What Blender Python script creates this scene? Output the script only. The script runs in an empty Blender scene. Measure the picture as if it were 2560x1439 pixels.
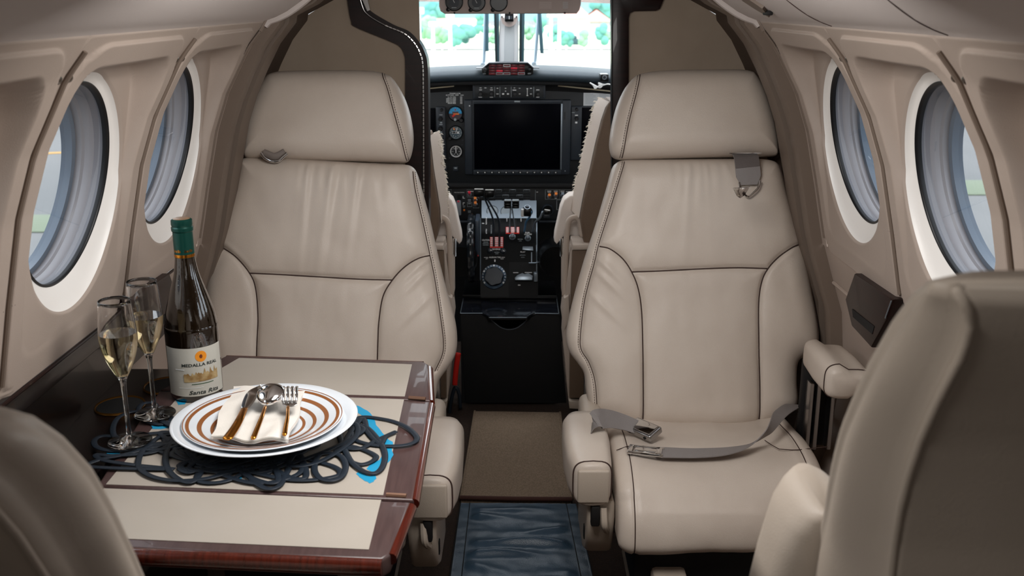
import bpy, bmesh, math, random
import numpy as np
from mathutils import Vector, Matrix
random.seed(7); np.random.seed(7)
C = bpy.context.scene.collection
PI = math.pi
# ------------------------------------------------------------------ camera, world, light, exposure
F = 2500.0                                   # focal length in pixels of the 2560 wide frame
PITCH = math.radians(16.0); CT = math.cos(PITCH); ST = math.sin(PITCH)
H = 1.28                                     # eye height above the cabin floor
cd = bpy.data.cameras.new('camera'); cam = bpy.data.objects.new('camera', cd); C.objects.link(cam)
cd.sensor_width = 36.0; cd.lens = F * 36.0 / 2560.0; cd.clip_start = 0.02; cd.clip_end = 2000
cam.location = (0, 0, H); cam.rotation_euler = (PI/2 - PITCH, 0, 0)
cd.dof.use_dof = True; cd.dof.focus_distance = 1.95; cd.dof.aperture_fstop = 8.5
bpy.context.scene.camera = cam
w = bpy.data.worlds.new('world'); bpy.context.scene.world = w; w.use_nodes = True
nt = w.node_tree; bg = nt.nodes['Background']
bg.inputs[0].default_value = (0.94, 0.97, 1.0, 1); bg.inputs[1].default_value = 5.0
def area(name, loc, target, sx, sy, power, col=(1, 1, 1)):
    l = bpy.data.lights.new(name, 'AREA'); l.shape = 'RECTANGLE'; l.size = sx; l.size_y = sy
    l.energy = power; l.color = col
    o = bpy.data.objects.new(name, l); C.objects.link(o); o.location = loc
    o.rotation_euler = (Vector(target) - Vector(loc)).to_track_quat('-Z', 'Y').to_euler()
    return o
area('aft_cabin_light', (0.0, -0.75, 1.22), (0.0, 2.2, 0.55), 0.9, 0.45, 1.2, (1.0, 0.96, 0.92))
sl = bpy.data.lights.new('side_fill_spot', 'SPOT'); sl.energy = 6.0; sl.spot_size = math.radians(50); sl.spot_blend = .9; sl.shadow_soft_size = .06; sl.color = (1.0, .97, .94)  # added fill spot that brightens the side of the near right seat
so = bpy.data.objects.new('side_fill_spot', sl); C.objects.link(so); so.location = (-.16, .36, 1.365); so.rotation_euler = (Vector((.30, .62, .97)) - so.location).to_track_quat('-Z', 'Y').to_euler()
area('aisle_lamp', (0.0, 1.30, 1.400), (0.0, 1.68, 0.5), 0.34, 0.70, 14.5, (1.0, 0.97, 0.94))
vs = bpy.context.scene.view_settings
vs.view_transform = 'Standard'; vs.look = 'None'; vs.exposure = 0.0; vs.gamma = 1.0; vs.use_curve_mapping = False
cy_ = bpy.context.scene.cycles
try:
    cy_.max_bounces = 12; cy_.transparent_max_bounces = 24; cy_.transmission_bounces = 12
    cy_.caustics_reflective = False; cy_.caustics_refractive = False; cy_.sample_clamp_indirect = 8.0
except Exception: pass

# ------------------------------------------------------------------ rays from pixels to points at real distances
def ray(u, v):
    a = (u - 1280.0) / F; b = (719.5 - v) / F
    return Vector((a, CT + b*ST, -ST + b*CT))
EYE = Vector((0, 0, H))
def PY(u, v, y): d = ray(u, v); return EYE + d * (y / d.y)
def PZ(u, v, z): d = ray(u, v); return EYE + d * ((z - H) / d.z)
def PX(u, v, x): d = ray(u, v); return EYE + d * (x / d.x)
def lin(h):
    h = h.lstrip('#'); r = [int(h[i:i+2], 16)/255 for i in (0, 2, 4)]
    return tuple((c/12.92 if c <= .04045 else ((c+.055)/1.055)**2.4) for c in r)

# ------------------------------------------------------------------ materials
def mat(name, col, rough=.5, metal=0.0, bump=None, coat=0.0, spec=.5, mottle=None, emit=None, sheen=0, trans=0, ior=1.45, wrinkle=None):
    m = bpy.data.materials.new(name); m.use_nodes = True; t = m.node_tree; n = t.nodes; L = t.links
    p = n['Principled BSDF']
    c = lin(col) if isinstance(col, str) else col
    p.inputs['Base Color'].default_value = (*c, 1); p.inputs['Roughness'].default_value = rough
    p.inputs['Metallic'].default_value = metal; p.inputs['Coat Weight'].default_value = coat
    p.inputs['Specular IOR Level'].default_value = spec; p.inputs['IOR'].default_value = ior
    p.inputs['Sheen Weight'].default_value = sheen; p.inputs['Transmission Weight'].default_value = trans
    tc = n.new('ShaderNodeTexCoord')
    if mottle:                                # (second colour, scale, stretch)
        c2 = lin(mottle[0]); tx = n.new('ShaderNodeTexNoise'); tx.inputs['Scale'].default_value = mottle[1]
        tx.inputs['Detail'].default_value = 5
        mp = n.new('ShaderNodeMapping'); mp.inputs['Scale'].default_value = mottle[2] if len(mottle) > 2 else (1, 1, 1)
        L.new(tc.outputs['Object'], mp.inputs[0]); L.new(mp.outputs[0], tx.inputs['Vector'])
        r = n.new('ShaderNodeValToRGB'); r.color_ramp.elements[0].position = .35; r.color_ramp.elements[1].position = .65
        r.color_ramp.elements[0].color = (*c, 1); r.color_ramp.elements[1].color = (*c2, 1)
        L.new(tx.outputs['Fac'], r.inputs[0]); L.new(r.outputs[0], p.inputs['Base Color'])
    prev = None
    if wrinkle:                               # soft creases: (scale, strength, stretch)
        tx = n.new('ShaderNodeTexNoise'); tx.inputs['Scale'].default_value = wrinkle[0]; tx.inputs['Detail'].default_value = 3
        mp = n.new('ShaderNodeMapping'); mp.inputs['Scale'].default_value = wrinkle[2]
        L.new(tc.outputs['Object'], mp.inputs[0]); L.new(mp.outputs[0], tx.inputs['Vector'])
        b = n.new('ShaderNodeBump'); b.inputs['Strength'].default_value = wrinkle[1]; b.inputs['Distance'].default_value = .02
        L.new(tx.outputs['Fac'], b.inputs['Height']); prev = b
    if bump:                                  # (kind, scale, strength)
        tx = n.new('ShaderNodeTexVoronoi' if bump[0] == 'v' else 'ShaderNodeTexNoise'); tx.inputs['Scale'].default_value = bump[1]
        L.new(tc.outputs['Object'], tx.inputs['Vector'])
        b = n.new('ShaderNodeBump'); b.inputs['Strength'].default_value = bump[2]; b.inputs['Distance'].default_value = .002
        L.new(tx.outputs[0], b.inputs['Height'])
        if prev: L.new(prev.outputs[0], b.inputs['Normal'])
        prev = b
    if prev: L.new(prev.outputs[0], p.inputs['Normal'])
    if emit:
        p.inputs['Emission Color'].default_value = (*lin(emit[0]), 1); p.inputs['Emission Strength'].default_value = emit[1]
    return m
def pane_mat(name, tint, gloss=.06):
    m = bpy.data.materials.new(name); m.use_nodes = True; t = m.node_tree; n = t.nodes; L = t.links
    n.remove(n['Principled BSDF']); out = n['Material Output']
    tr = n.new('ShaderNodeBsdfTransparent'); tr.inputs[0].default_value = (*tint, 1)
    gl = n.new('ShaderNodeBsdfGlossy'); gl.inputs['Roughness'].default_value = .02
    lw = n.new('ShaderNodeLayerWeight'); lw.inputs[0].default_value = .5; pw = n.new('ShaderNodeMath'); pw.operation = 'POWER'; pw.inputs[1].default_value = 5
    fr = n.new('ShaderNodeMath'); fr.operation = 'MULTIPLY_ADD'; fr.inputs[1].default_value = .6; fr.inputs[2].default_value = gloss*.5
    L.new(lw.outputs['Facing'], pw.inputs[0]); L.new(pw.outputs[0], fr.inputs[0])
    mx = n.new('ShaderNodeMixShader'); L.new(fr.outputs[0], mx.inputs[0]); L.new(tr.outputs[0], mx.inputs[1]); L.new(gl.outputs[0], mx.inputs[2])
    L.new(mx.outputs[0], out.inputs[0]); return m
M = {}
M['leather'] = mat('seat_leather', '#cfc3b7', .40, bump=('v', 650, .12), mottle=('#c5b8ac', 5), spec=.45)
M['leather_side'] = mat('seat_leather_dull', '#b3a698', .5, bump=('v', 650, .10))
M['stitch'] = mat('stitch', '#3d2b25', .8)
M['plastic'] = mat('wall_trim_vinyl', '#b0a196', .55, bump=('n', 900, .15), mottle=('#aa9b90', 3))
M['ceiling'] = mat('headliner', '#cdc4c0', .75, bump=('n', 1200, .25))
M['ceil_low'] = mat('rib_trim_shaded', '#76685d', .5)  # hoop colour darkened to carry the shade behind the seats
M['reveal'] = mat('window_reveal', '#f6f3ef', .4)
M['gasket'] = mat('rubber_gasket', '#0c0d10', .45)
M['tunnel'] = mat('window_tunnel', '#8b898d', .4)
M['tunnel2'] = mat('window_tunnel_band', '#707076', .4)
M['winframe'] = mat('outer_window_frame', '#5f6d7c', .4)
M['glass_in'] = pane_mat('inner_pane_tint', (.88, .90, .92))
M['glass_out'] = pane_mat('outer_pane', (.66, .68, .70))
M['windshield'] = pane_mat('windshield_glass', (.93, .97, .97))
M['screw'] = mat('screw_metal', '#8d8680', .25, 1.0)
M['dark'] = mat('dark_gap', '#0e0b0b', .7)
M['partition'] = mat('partition_cloth', '#a89887', .8, bump=('n', 1500, .4), mottle=('#a19180', 9))
M['wood'] = mat('dark_mahogany', '#1e0a08', .38, coat=.1, spec=.3, mottle=('#120605', 9, (1, 1, 12)))
M['wood_t'] = mat('table_mahogany', '#43302f', .4, coat=.15, mottle=('#4e3a38', 14, (14, 1, 1)))
M['wood_e'] = mat('table_edge_mahogany', '#571f13', .2, coat=.8, mottle=('#411409', 14, (14, 1, 1)))
M['laminate'] = mat('beige_laminate', '#b1a99f', .38, mottle=('#aba398', 6))
M['console'] = mat('dark_console_wood', '#0b0606', .32, coat=.2, mottle=('#140a08', 8, (1, 10, 1)))
M['carpet'] = mat('tan_carpet', '#917e6b', .95, bump=('n', 700, 1.0), mottle=('#776552', 300))
M['carpet_d'] = mat('brown_carpet', '#3a2a20', .95, bump=('n', 600, 1.0), mottle=('#2b1f18', 220))
M['binding'] = mat('carpet_binding', '#3b1c14', .8)
M['mat'] = mat('blue_grey_leather', '#344859', .36, bump=('v', 500, .15), mottle=('#2c3f4f', 8))
M['steel'] = mat('polished_steel', '#d9d9d9', .08, 1.0)
M['chrome'] = mat('brushed_metal', '#a9a7a6', .28, 1.0)
M['gold'] = mat('gold_handle', '#d08a35', .2, 1.0)
M['belt'] = mat('grey_webbing', '#87817f', .6, bump=('n', 900, .4))
M['black'] = mat('black_panel', '#14191d', .5, bump=('n', 500, .3))
M['blackg'] = mat('black_gloss', '#06080a', .28, spec=.3)
M['pedblack'] = mat('pedestal_black', '#090b0d', .45, spec=.15)
M['blackm'] = mat('black_matt', '#07080a', .75)
M['bezel'] = mat('bezel_slate', '#222a33', .45)
M['glare'] = mat('glareshield_vinyl', '#2b3942', .6, bump=('n', 600, .5))
M['screen'] = mat('screen_glass', '#020309', .3, spec=.04)
M['knob'] = mat('knob_black', '#101317', .35)
M['white'] = mat('white_print', '#e8eaea', .6)
M['offw'] = mat('pale_print', '#9aa3a8', .6)
M['red'] = mat('red_paint', '#e02a1e', .5)
M['redd'] = mat('red_lamp_lens', '#5c0f18', .3)
M['redl'] = mat('red_lamp_lens_bright', '#c02038', .3)
M['orange'] = mat('orange_tip', '#f08a3c', .4)
M['skyblue'] = mat('gauge_blue', '#2e9fd6', .5)
M['alu'] = mat('satin_aluminium', '#8f9ba6', .35, .7)
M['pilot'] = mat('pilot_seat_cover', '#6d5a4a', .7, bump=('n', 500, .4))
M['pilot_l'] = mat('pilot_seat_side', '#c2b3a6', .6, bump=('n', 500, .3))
M['arm_w'] = mat('pilot_armrest', '#ece2da', .5)  # albedo raised to stand in for strong windshield light
M['wool'] = mat('sheepskin', '#efe6d8', .95, bump=('n', 250, 1.0), sheen=.5)
M['over'] = mat('overhead_console', '#b9aaa4', .5)
M['post'] = mat('windshield_post', '#e9ecee', .5)
M['postg'] = mat('post_centre', '#aab0b3', .5)
M['seal'] = mat('post_seal', '#2d4a52', .5)
M['paper'] = mat('placard_paper', '#c9cdd0', .7)
M['porc'] = mat('white_porcelain', '#e6ecf2', .12, coat=.5)
M['bronze'] = mat('gold_band', '#a96a3c', .3, .35)
M['napkin'] = mat('white_napkin', '#efe9e0', .9, bump=('n', 900, .3))
M['rubber'] = mat('slate_rubber', '#18222d', .5)
M['blue'] = mat('blue_map_print', '#1f93bf', .5)
M['foil'] = mat('green_foil', '#0d4038', .3, .4)
M['botg'] = mat('dark_bottle_glass', '#120a03', .08, coat=1.0, spec=.7, bump=('n', 160, .12))
M['label'] = mat('paper_label', '#b9b7ae', .75, bump=('n', 60, .3))
M['ink'] = mat('dark_ink', '#2b3230', .7)
M['sepia'] = mat('sepia_print', '#8a6a3e', .8, mottle=('#b29b70', 90))
M['seal_o'] = mat('orange_seal', '#e08a1a', .5)
M['glass'] = mat('clear_glass', (1, 1, 1), 0.0, trans=1.0, ior=1.45)
M['wine'] = mat('sparkling_wine', (.96, .86, .58), 0.0, trans=1.0, ior=1.33)
M['bubble'] = mat('bubble', (1, 1, 1), 0.0, trans=1.0, ior=1.0)
M['strap'] = mat('red_strap', '#c81d10', .6)

# ------------------------------------------------------------------ mesh helpers
WL = {}
def tag(o, label=None, cat=None, group=None, kind=None):
    if label: o['label'] = label
    if cat: o['category'] = cat
    if group: o['group'] = group
    if kind: o['kind'] = kind
    return o
def empty(name, loc, label=None, cat=None, group=None, kind=None):
    o = bpy.data.objects.new(name, None); C.objects.link(o); o.location = loc; o.empty_display_size = .05
    WL[o.name] = Vector(loc); return tag(o, label, cat, group, kind)
def wl(o): return WL.get(o.name, Vector((0, 0, 0)))
def obj(name, V, Fc, m, parent=None, sharp=38, loc=None, label=None, cat=None, group=None, kind=None, mats=None, midx=None, merge=False):
    me = bpy.data.meshes.new(name)
    V = np.array([tuple(v) for v in V], dtype=float) if not isinstance(V, np.ndarray) else V
    if loc is None: loc = wl(parent) if parent else Vector(V.mean(0))
    loc = Vector(loc); V = V - np.array(loc)
    me.from_pydata(V.tolist(), [], Fc if isinstance(Fc, list) else Fc.tolist())
    if merge:
        bm = bmesh.new(); bm.from_mesh(me); bmesh.ops.remove_doubles(bm, verts=bm.verts, dist=1e-6)
        bmesh.ops.recalc_face_normals(bm, faces=bm.faces); bm.to_mesh(me); bm.free()
    if mats:
        for x in mats: me.materials.append(x)
        if midx is not None: me.polygons.foreach_set('material_index', midx)
    else: me.materials.append(m)
    me.polygons.foreach_set('use_smooth', [True]*len(me.polygons))
    if sharp and sharp < 180: me.set_sharp_from_angle(angle=math.radians(sharp))
    me.update()
    o = bpy.data.objects.new(name, me); C.objects.link(o)
    WL[o.name] = loc
    if parent:
        o.parent = parent; o.location = loc - wl(parent)
    else: o.location = loc
    return tag(o, label, cat, group, kind)
class MB:
    """collects shapes into one mesh"""
    def __init__(s): s.V = []; s.F = []
    def add(s, V, Fc):
        n = len(s.V); s.V += [Vector(v) for v in V]; s.F += [[i + n for i in f] for f in Fc]; return s
    def build(s, name, m, parent=None, **k): return obj(name, s.V, s.F, m, parent, **k)
def bm_out(bm):
    bm.verts.ensure_lookup_table(); bm.verts.index_update()
    V = [v.co.copy() for v in bm.verts]; Fc = [[v.index for v in f.verts] for f in bm.faces]; bm.free(); return V, Fc
def boxg(c, s, r=0.0, seg=2, R=None):
    """bevelled box: centre, full size, bevel"""
    bm = bmesh.new(); bmesh.ops.create_cube(bm, size=1.0)
    for v in bm.verts: v.co = Vector((v.co.x*s[0], v.co.y*s[1], v.co.z*s[2]))
    if r > 0: bmesh.ops.bevel(bm, geom=list(bm.edges), offset=min(r, min(s)*.49), segments=seg, profile=.5, affect='EDGES')
    for v in bm.verts:
        if R is not None: v.co = R @ v.co
        v.co += Vector(c)
    return bm_out(bm)
def prismg(poly, ext, bev=0.0, seg=2):
    """polygon (list of 3D points, planar) extruded by ext"""
    bm = bmesh.new(); a = [bm.verts.new(p) for p in poly]; e = Vector(ext); b = [bm.verts.new(Vector(p)+e) for p in poly]; n = len(poly)
    bm.faces.new(a); bm.faces.new(list(reversed(b)))
    for i in range(n): bm.faces.new((a[i], b[i], b[(i+1) % n], a[(i+1) % n]))
    bmesh.ops.recalc_face_normals(bm, faces=bm.faces)
    if bev > 0:
        ed = [x for x in bm.edges if (x.verts[0] in a) == (x.verts[1] in a)]
        bmesh.ops.bevel(bm, geom=ed, offset=bev, segments=seg, profile=.5, affect='EDGES', clamp_overlap=True)
    big = [f for f in bm.faces if len(f.verts) > 4]
    if big: bmesh.ops.triangulate(bm, faces=big)
    return bm_out(bm)
def smooth(pts, n=8, closed=False):
    P = [Vector(p) for p in pts]; out = []; N = len(P)
    rng = range(N if closed else N-1)
    for i in rng:
        p0 = P[(i-1) % N] if closed or i > 0 else P[0]*2 - P[1]
        p1 = P[i]; p2 = P[(i+1) % N]; p3 = P[(i+2) % N] if closed or i+2 < N else P[-1]*2 - P[-2]
        for k in range(n):
            t = k/n
            out.append(.5*((2*p1) + (p2-p0)*t + (2*p0-5*p1+4*p2-p3)*t*t + (3*p1-p0-3*p2+p3)*t**3))
    if not closed: out.append(P[-1])
    return out
def tubeg(pts, r, seg=8, closed=False, up=None, flat=None, cap=True):
    """sweep: r number or list; flat=(w,h) gives an elliptic section with w across and h along up"""
    P = [Vector(p) for p in pts]; n = len(P); V = []; Fc = []
    U = Vector(up) if up else None; nrm = None
    for i in range(n):
        if closed: T = P[(i+1) % n] - P[i-1]
        else: T = P[min(i+1, n-1)] - P[max(i-1, 0)]
        T = T.normalized() if T.length > 1e-9 else Vector((0, 0, 1))
        if U is not None: side = T.cross(U); side = side.normalized() if side.length > 1e-6 else Vector((1, 0, 0)); nn = side.cross(T).normalized()
        else:
            if nrm is None: nrm = T.orthogonal().normalized()
            nrm = (nrm - T*nrm.dot(T)); nrm = nrm.normalized() if nrm.length > 1e-9 else T.orthogonal().normalized()
            nn = nrm; side = T.cross(nn).normalized()
        rr = r[i] if isinstance(r, (list, tuple)) else r
        a, b = (flat if flat else (rr, rr))
        for k in range(seg):
            t = 2*PI*k/seg; V.append(P[i] + side*math.cos(t)*a + nn*math.sin(t)*b)
    for i in range(n if closed else n-1):
        j = (i+1) % n
        for k in range(seg):
            l = (k+1) % seg; Fc.append([i*seg+k, i*seg+l, j*seg+l, j*seg+k])
    if cap and not closed: Fc.append(list(range(seg-1, -1, -1))); Fc.append([(n-1)*seg+k for k in range(seg)])
    return V, Fc
def ribbong(pts, wid, thick, widths=None):
    """flat strap along pts; wid = list of side vectors (unit)"""
    P = [Vector(p) for p in pts]; V = []; Fc = []; n = len(P)
    for i, p in enumerate(P):
        T = (P[min(i+1, n-1)]-P[max(i-1, 0)]).normalized(); s = Vector(wid[i]); s = (s - T*s.dot(T)).normalized(); nn = T.cross(s).normalized()
        ww = widths[i] if widths else .024
        for a, b in ((-1, -1), (1, -1), (1, 1), (-1, 1)): V.append(p + s*ww*a + nn*thick*b*.5)
    for i in range(n-1):
        for k in range(4): l = (k+1) % 4; Fc.append([i*4+k, i*4+l, (i+1)*4+l, (i+1)*4+k])
    Fc += [[3, 2, 1, 0], [(n-1)*4+k for k in range(4)]]
    return V, Fc
def latheg(prof, c, seg=48, axis=None, closed=True):
    """profile [(r,z)], rotated round z (or a given axis) at c"""
    V = []; Fc = []; n = len(prof); c = Vector(c)
    Q = Vector(axis).normalized().to_track_quat('Z', 'Y') if axis is not None else None
    for (r, z) in prof:
        for k in range(seg):
            t = 2*PI*k/seg; v = Vector((r*math.cos(t), r*math.sin(t), z))
            if Q: v = Q @ v
            V.append(c + v)
    for i in range(n-1):
        for k in range(seg): l = (k+1) % seg; Fc.append([i*seg+k, i*seg+l, (i+1)*seg+l, (i+1)*seg+k])
    if closed:
        if prof[0][0] > 1e-6: Fc.append(list(range(seg-1, -1, -1)))
        if prof[-1][0] > 1e-6: Fc.append([(n-1)*seg+k for k in range(seg)])
    return V, Fc
def gridg(G, wrapu=False, wrapv=False):
    G = np.asarray(G); nu, nv = G.shape[:2]; V = G.reshape(-1, 3); Fc = []
    for i in range(nu if wrapu else nu-1):
        for j in range(nv if wrapv else nv-1):
            a = i*nv+j; b = ((i+1) % nu)*nv+j; c = ((i+1) % nu)*nv+(j+1) % nv; d = i*nv+(j+1) % nv
            Fc.append([a, b, c, d])
    return V, Fc
def loft(rings, cap=True):
    V = []; Fc = []; n = len(rings[0])
    for r in rings: V += [Vector(p) for p in r]
    for i in range(len(rings)-1):
        for k in range(n): l = (k+1) % n; Fc.append([i*n+k, i*n+l, (i+1)*n+l, (i+1)*n+k])
    if cap: Fc.append(list(range(n-1, -1, -1))); Fc.append([(len(rings)-1)*n+k for k in range(n)])
    return V, Fc
def pxbox(u0, v0, u1, v1, y, out, back=.004, bev=.0012):
    """box whose outline is set on the plane y, standing proud of it towards the cabin"""
    a = PY(u0, v0, y); b = PY(u1, v1, y)
    return boxg(((a.x+b.x)/2, y + (back-out)/2, (a.z+b.z)/2), (abs(b.x-a.x), out+back, abs(a.z-b.z)), bev)
def pxpoly(pts, y, depth, bev=.0): return prismg([PY(u, v, y) for u, v in pts], (0, depth, 0), bev)
TXT = {}
def text_mesh(body, bold=False):
    k = (body, bold)
    if k in TXT: return TXT[k]
    c = bpy.data.curves.new('t', 'FONT'); c.body = body; c.size = 1; c.align_x = 'CENTER'; c.align_y = 'CENTER'; c.resolution_u = 2
    c.offset = .018 if bold else 0.0
    o = bpy.data.objects.new('t', c); C.objects.link(o); bpy.context.view_layer.update()
    me = bpy.data.meshes.new_from_object(o.evaluated_get(bpy.context.evaluated_depsgraph_get()))
    V = [v.co.copy() for v in me.vertices]; Fc = [list(p.vertices) for p in me.polygons]
    bpy.data.objects.remove(o); bpy.data.curves.remove(c); bpy.data.meshes.remove(me)
    TXT[k] = (V, Fc); return TXT[k]
def textg(body, loc, size, X=(1, 0, 0), Y=(0, 0, 1), width=None, bold=True):
    V, Fc = text_mesh(body, bold); X = Vector(X).normalized(); Y = Vector(Y).normalized(); loc = Vector(loc)
    sx = size
    if width:
        w0 = max(v.x for v in V) - min(v.x for v in V); sx = width / w0
    return [loc + X*v.x*sx + Y*v.y*size for v in V], Fc
def sstep(a, b, x): t = np.clip((x-a)/(b-a), 0, 1); return t*t*(3-2*t)

# all lettering is meshed first, while the scene is still small
for s in ['MEDALLA REAL', 'Santa Rita', 'CAUTION', 'REVERSE', 'REVERSE ONLY WITH', 'ENGINES RUNNING', 'AILERON TAB', 'LEFT', 'RIGHT', 'FUEL', 'CUT OFF', 'FLAP', 'UP', 'APPROACH',
          'DOWN', 'POWER', 'PROP', 'GO', 'LOCK', 'FRICTION', 'STANDBY ALTIM', 'ALTITUDE - FEET   VAC', 'S.L. TO 15000', '15000 TO 20000', '20000 TO 25000',
          '25000 TO 30000', 'ABOVE 30000', '500', '450', '400', '350', '300', 'CABIN SIGN CONTROL', 'L', 'R', '0', '1', '2', '3', '4', '5', '6', '7', '8', '9', 'N', 'OFF', 'HIGH']:
    text_mesh(s, True)
# ================================================================== THE SETTING
# cabin cross-section: half width as a function of height
ZP = [0.0, .10, .30, .50, .62, .70, .775, .81, .905, 1.02, 1.10, 1.19, 1.239]
XP = [.60, .66, .725, .742, .728, .700, .675, .667, .646, .618, .588, .538, .497]
def XW(z): return np.interp(z, ZP, XP)
ZB, ZT = .775, 1.245
WIN = [(1.43, 1.012), (1.86, 1.012), (1.00, 1.012)]          # window centres (y, z)
RIB = [.785, 1.215, 1.645, 2.075]
def srect(dx, dz, hw, hh, r):                                # signed distance to a rounded rectangle, + inside
    qx = np.abs(dx) - (hw-r); qz = np.abs(dz) - (hh-r)
    return -(np.sqrt(np.maximum(qx, 0)**2 + np.maximum(qz, 0)**2) + np.minimum(np.maximum(qx, qz), 0) - r)
def relief(dy, z):
    """outward offset of the moulded window panel: deep recess round the window, raised body"""
    m = srect(dy, z-1.002, .174, .196, .05)
    deep = np.interp(z, [.80, .86, 1.0, 1.10, 1.17], [.0, .004, .012, .028, .052])
    rec = sstep(-.002, .012, m) * deep
    body = srect(dy, z-.985, .2085, .245, .075)
    return rec - .007*sstep(-.001, .006, body)
def side_wall(sg, name):
    side = 'left' if sg < 0 else 'right'
    root = empty(name, (sg*.68, 1.4, .7), kind='structure')
    # lower wall under the window panels
    zs = np.array([0, .05, .10, .2, .3, .4, .5, .56, .62, .66, .70, .74, .775]); ys = np.linspace(-1.3, 2.12, 24)
    G = np.array([[(sg*XW(z), y, z) for z in zs] for y in ys]); V, Fc = gridg(G); obj('lower_panel', V, Fc, M['plastic'], root)
    # narrow raised crease line running along the lower wall
    t = [Vector((sg*(XW(.690)-.002), y, .690)) for y in (-1.3, .5, 2.1)]
    V, Fc = tubeg(t, .004, 8); obj('moulding', V, Fc, M['plastic'], root)
    for i, (yc, zc) in enumerate(WIN):
        nth = 240; th = np.linspace(0, 2*PI, nth, endpoint=False)
        ry, rz = .160, .172
        rr = np.concatenate([np.linspace(0, .12, 7)**1.0, np.linspace(.12, 1, 62)[1:]])
        hy = .215
        P = np.zeros((nth, len(rr), 3))
        for a, t in enumerate(th):
            c, s = math.cos(t), math.sin(t)
            h = np.array([ry*c, rz*s]); dn = np.array([c*ry, s*rz]); dn /= np.linalg.norm(dn)
            k1 = hy/abs(dn[0]) if abs(dn[0]) > 1e-9 else 9; k2 = ((ZT-zc) if dn[1] > 0 else (zc-ZB))/abs(dn[1]) if abs(dn[1]) > 1e-9 else 9
            b = dn*min(k1, k2)
            q = h[None, :]*(1-rr[:, None]) + b[None, :]*rr[:, None]
            dy = q[:, 0]; z = zc + q[:, 1]
            x = XW(z) + relief(dy, z)
            x = x + .004*np.exp(-(rr/.03)**2)                 # rolled edge of the hole
            P[a, :, 0] = sg*x; P[a, :, 1] = yc+dy; P[a, :, 2] = z
        V, Fc = gridg(P, wrapu=True)
        pn = obj('window_panel', V, Fc, M['plastic'], root, sharp=60)
        # screws at the ribs
        for zz in (.905, 1.19):
            for dy in (-.200, .200):
                x = sg*(XW(zz)-.004); nrm = Vector((-sg, 0, -.25 if zz < 1 else -.6))
                V, Fc = latheg([(.0001, .003), (.003, .0028), (.0052, .0012), (.0055, 0), (.0055, -.004)], (x, yc+dy, zz), 14, nrm)
                sc = obj('screw', V, Fc, M['screw'], pn)
                X = nrm.normalized().orthogonal().normalized(); cc = Vector((x, yc+dy, zz)) + nrm.normalized()*.003
                V, Fc = boxg(cc, (.0012, .008, .0008)); 
        # the window itself
        wd = empty('window_%d' % (i+1 + (0 if sg < 0 else 3)), (sg*.66, yc, zc), kind='structure')
        hx = np.array([XW(zc + rz*math.sin(t)) + relief(ry*math.cos(t), zc + rz*math.sin(t)) + .004 for t in th])
        def ring(ey, ez, cz, xoff, plane=None, cy=0.0):
            """ring in the y,z plane; xoff from the hole edge or an own leaning plane"""
            out = []
            for a, t in enumerate(th):
                z = cz + ez*math.sin(t); y = yc + cy + ey*math.cos(t)
                x = (hx[a] + xoff) if plane is None else plane(z) + xoff
                out.append((sg*x, y, z))
            return out
        pl = lambda z: .668 - (z-.84)*.235                      # leaning plane of the inner pane
        zc2 = zc + .012
        inner = ring(.144, .147, zc2, .017, pl)
        rings = [ring(ry, rz, zc, 0), ring(ry-.002, rz-.004, zc+.001, .006)]
        for k in (.35, .7, 1.0):
            a = np.array(rings[1]); b = np.array(inner); rings.append([tuple(p) for p in a*(1-k)+b*k])
        V, Fc = loft(rings, cap=False); obj('reveal', V, Fc, M['reveal'], wd, sharp=0)
        g2 = ring(.140, .143, zc2, .0195, pl); g3 = ring(.140, .143, zc2, .025, pl); g1 = ring(.1445, .1475, zc2, .016, pl)
        V, Fc = loft([g1, ring(.1415, .1445, zc2, .0145, pl), g2, g3], cap=False); obj('gasket', V, Fc, M['gasket'], wd, sharp=0)
        V = [p for p in ring(.141, .144, zc2, .022, pl)]; obj('pane', V, [list(range(nth))], M['glass_in'], wd, sharp=0)
        t1 = ring(.140, .143, zc2, .038, pl); t2 = ring(.138, .141, zc2, .043, pl); t3 = ring(.138, .141, zc2, .066, pl)
        V, Fc = loft([g3, t1], cap=False); obj('tunnel_lining', V, Fc, M['tunnel2'], wd, sharp=0)
        V, Fc = loft([t1, t2, ring(.1385, .1415, zc2, .052, pl), ring(.136, .139, zc2, .056, pl), t3], cap=False); obj('tunnel_lining', V, Fc, M['tunnel'], wd, sharp=30)
        f1 = ring(.130, .133, zc2, .068, pl); f2 = ring(.128, .131, zc2, .084, pl)
        V, Fc = loft([t3, f1, f2, ring(.17, .17, zc2, .09, pl)], cap=False); obj('outer_frame', V, Fc, M['winframe'], wd, sharp=30)
        V = ring(.129, .132, zc2, .078, pl); obj('outer_pane', V, [list(range(nth))], M['glass_out'], wd, sharp=0)
    # plain wall behind the camera and the short end next to the hoops
    for (y0, y1, nm) in ((-1.3, .785, 'aft_panel'), (2.075, 2.13, 'end_panel')):
        zs = np.linspace(ZB, ZT, 20); ys = np.linspace(y0, y1, 6)
        G = np.array([[(sg*(XW(z)-.003), y, z) for z in zs] for y in ys]); V, Fc = gridg(G); obj(nm, V, Fc, M['plastic'], root)
    # joint lines at the ribs : dark gap behind the panel edges
    for y in RIB:
        zs = np.linspace(ZB, 1.236, 24)
        G = np.array([[(sg*(XW(z)+.0065), y+d, z) for z in zs] for d in (-.02, .02)]); V, Fc = gridg(G); obj('joint', V, Fc, M['plastic'], root)
        t = [Vector((sg*(XW(z)-.003), y+.0075, z)) for z in np.linspace(ZB+.02, 1.222, 24)]
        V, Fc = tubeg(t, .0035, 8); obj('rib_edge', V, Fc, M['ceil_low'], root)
    return root
side_wall(-1, 'wall_left'); side_wall(1, 'wall_right')

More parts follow.
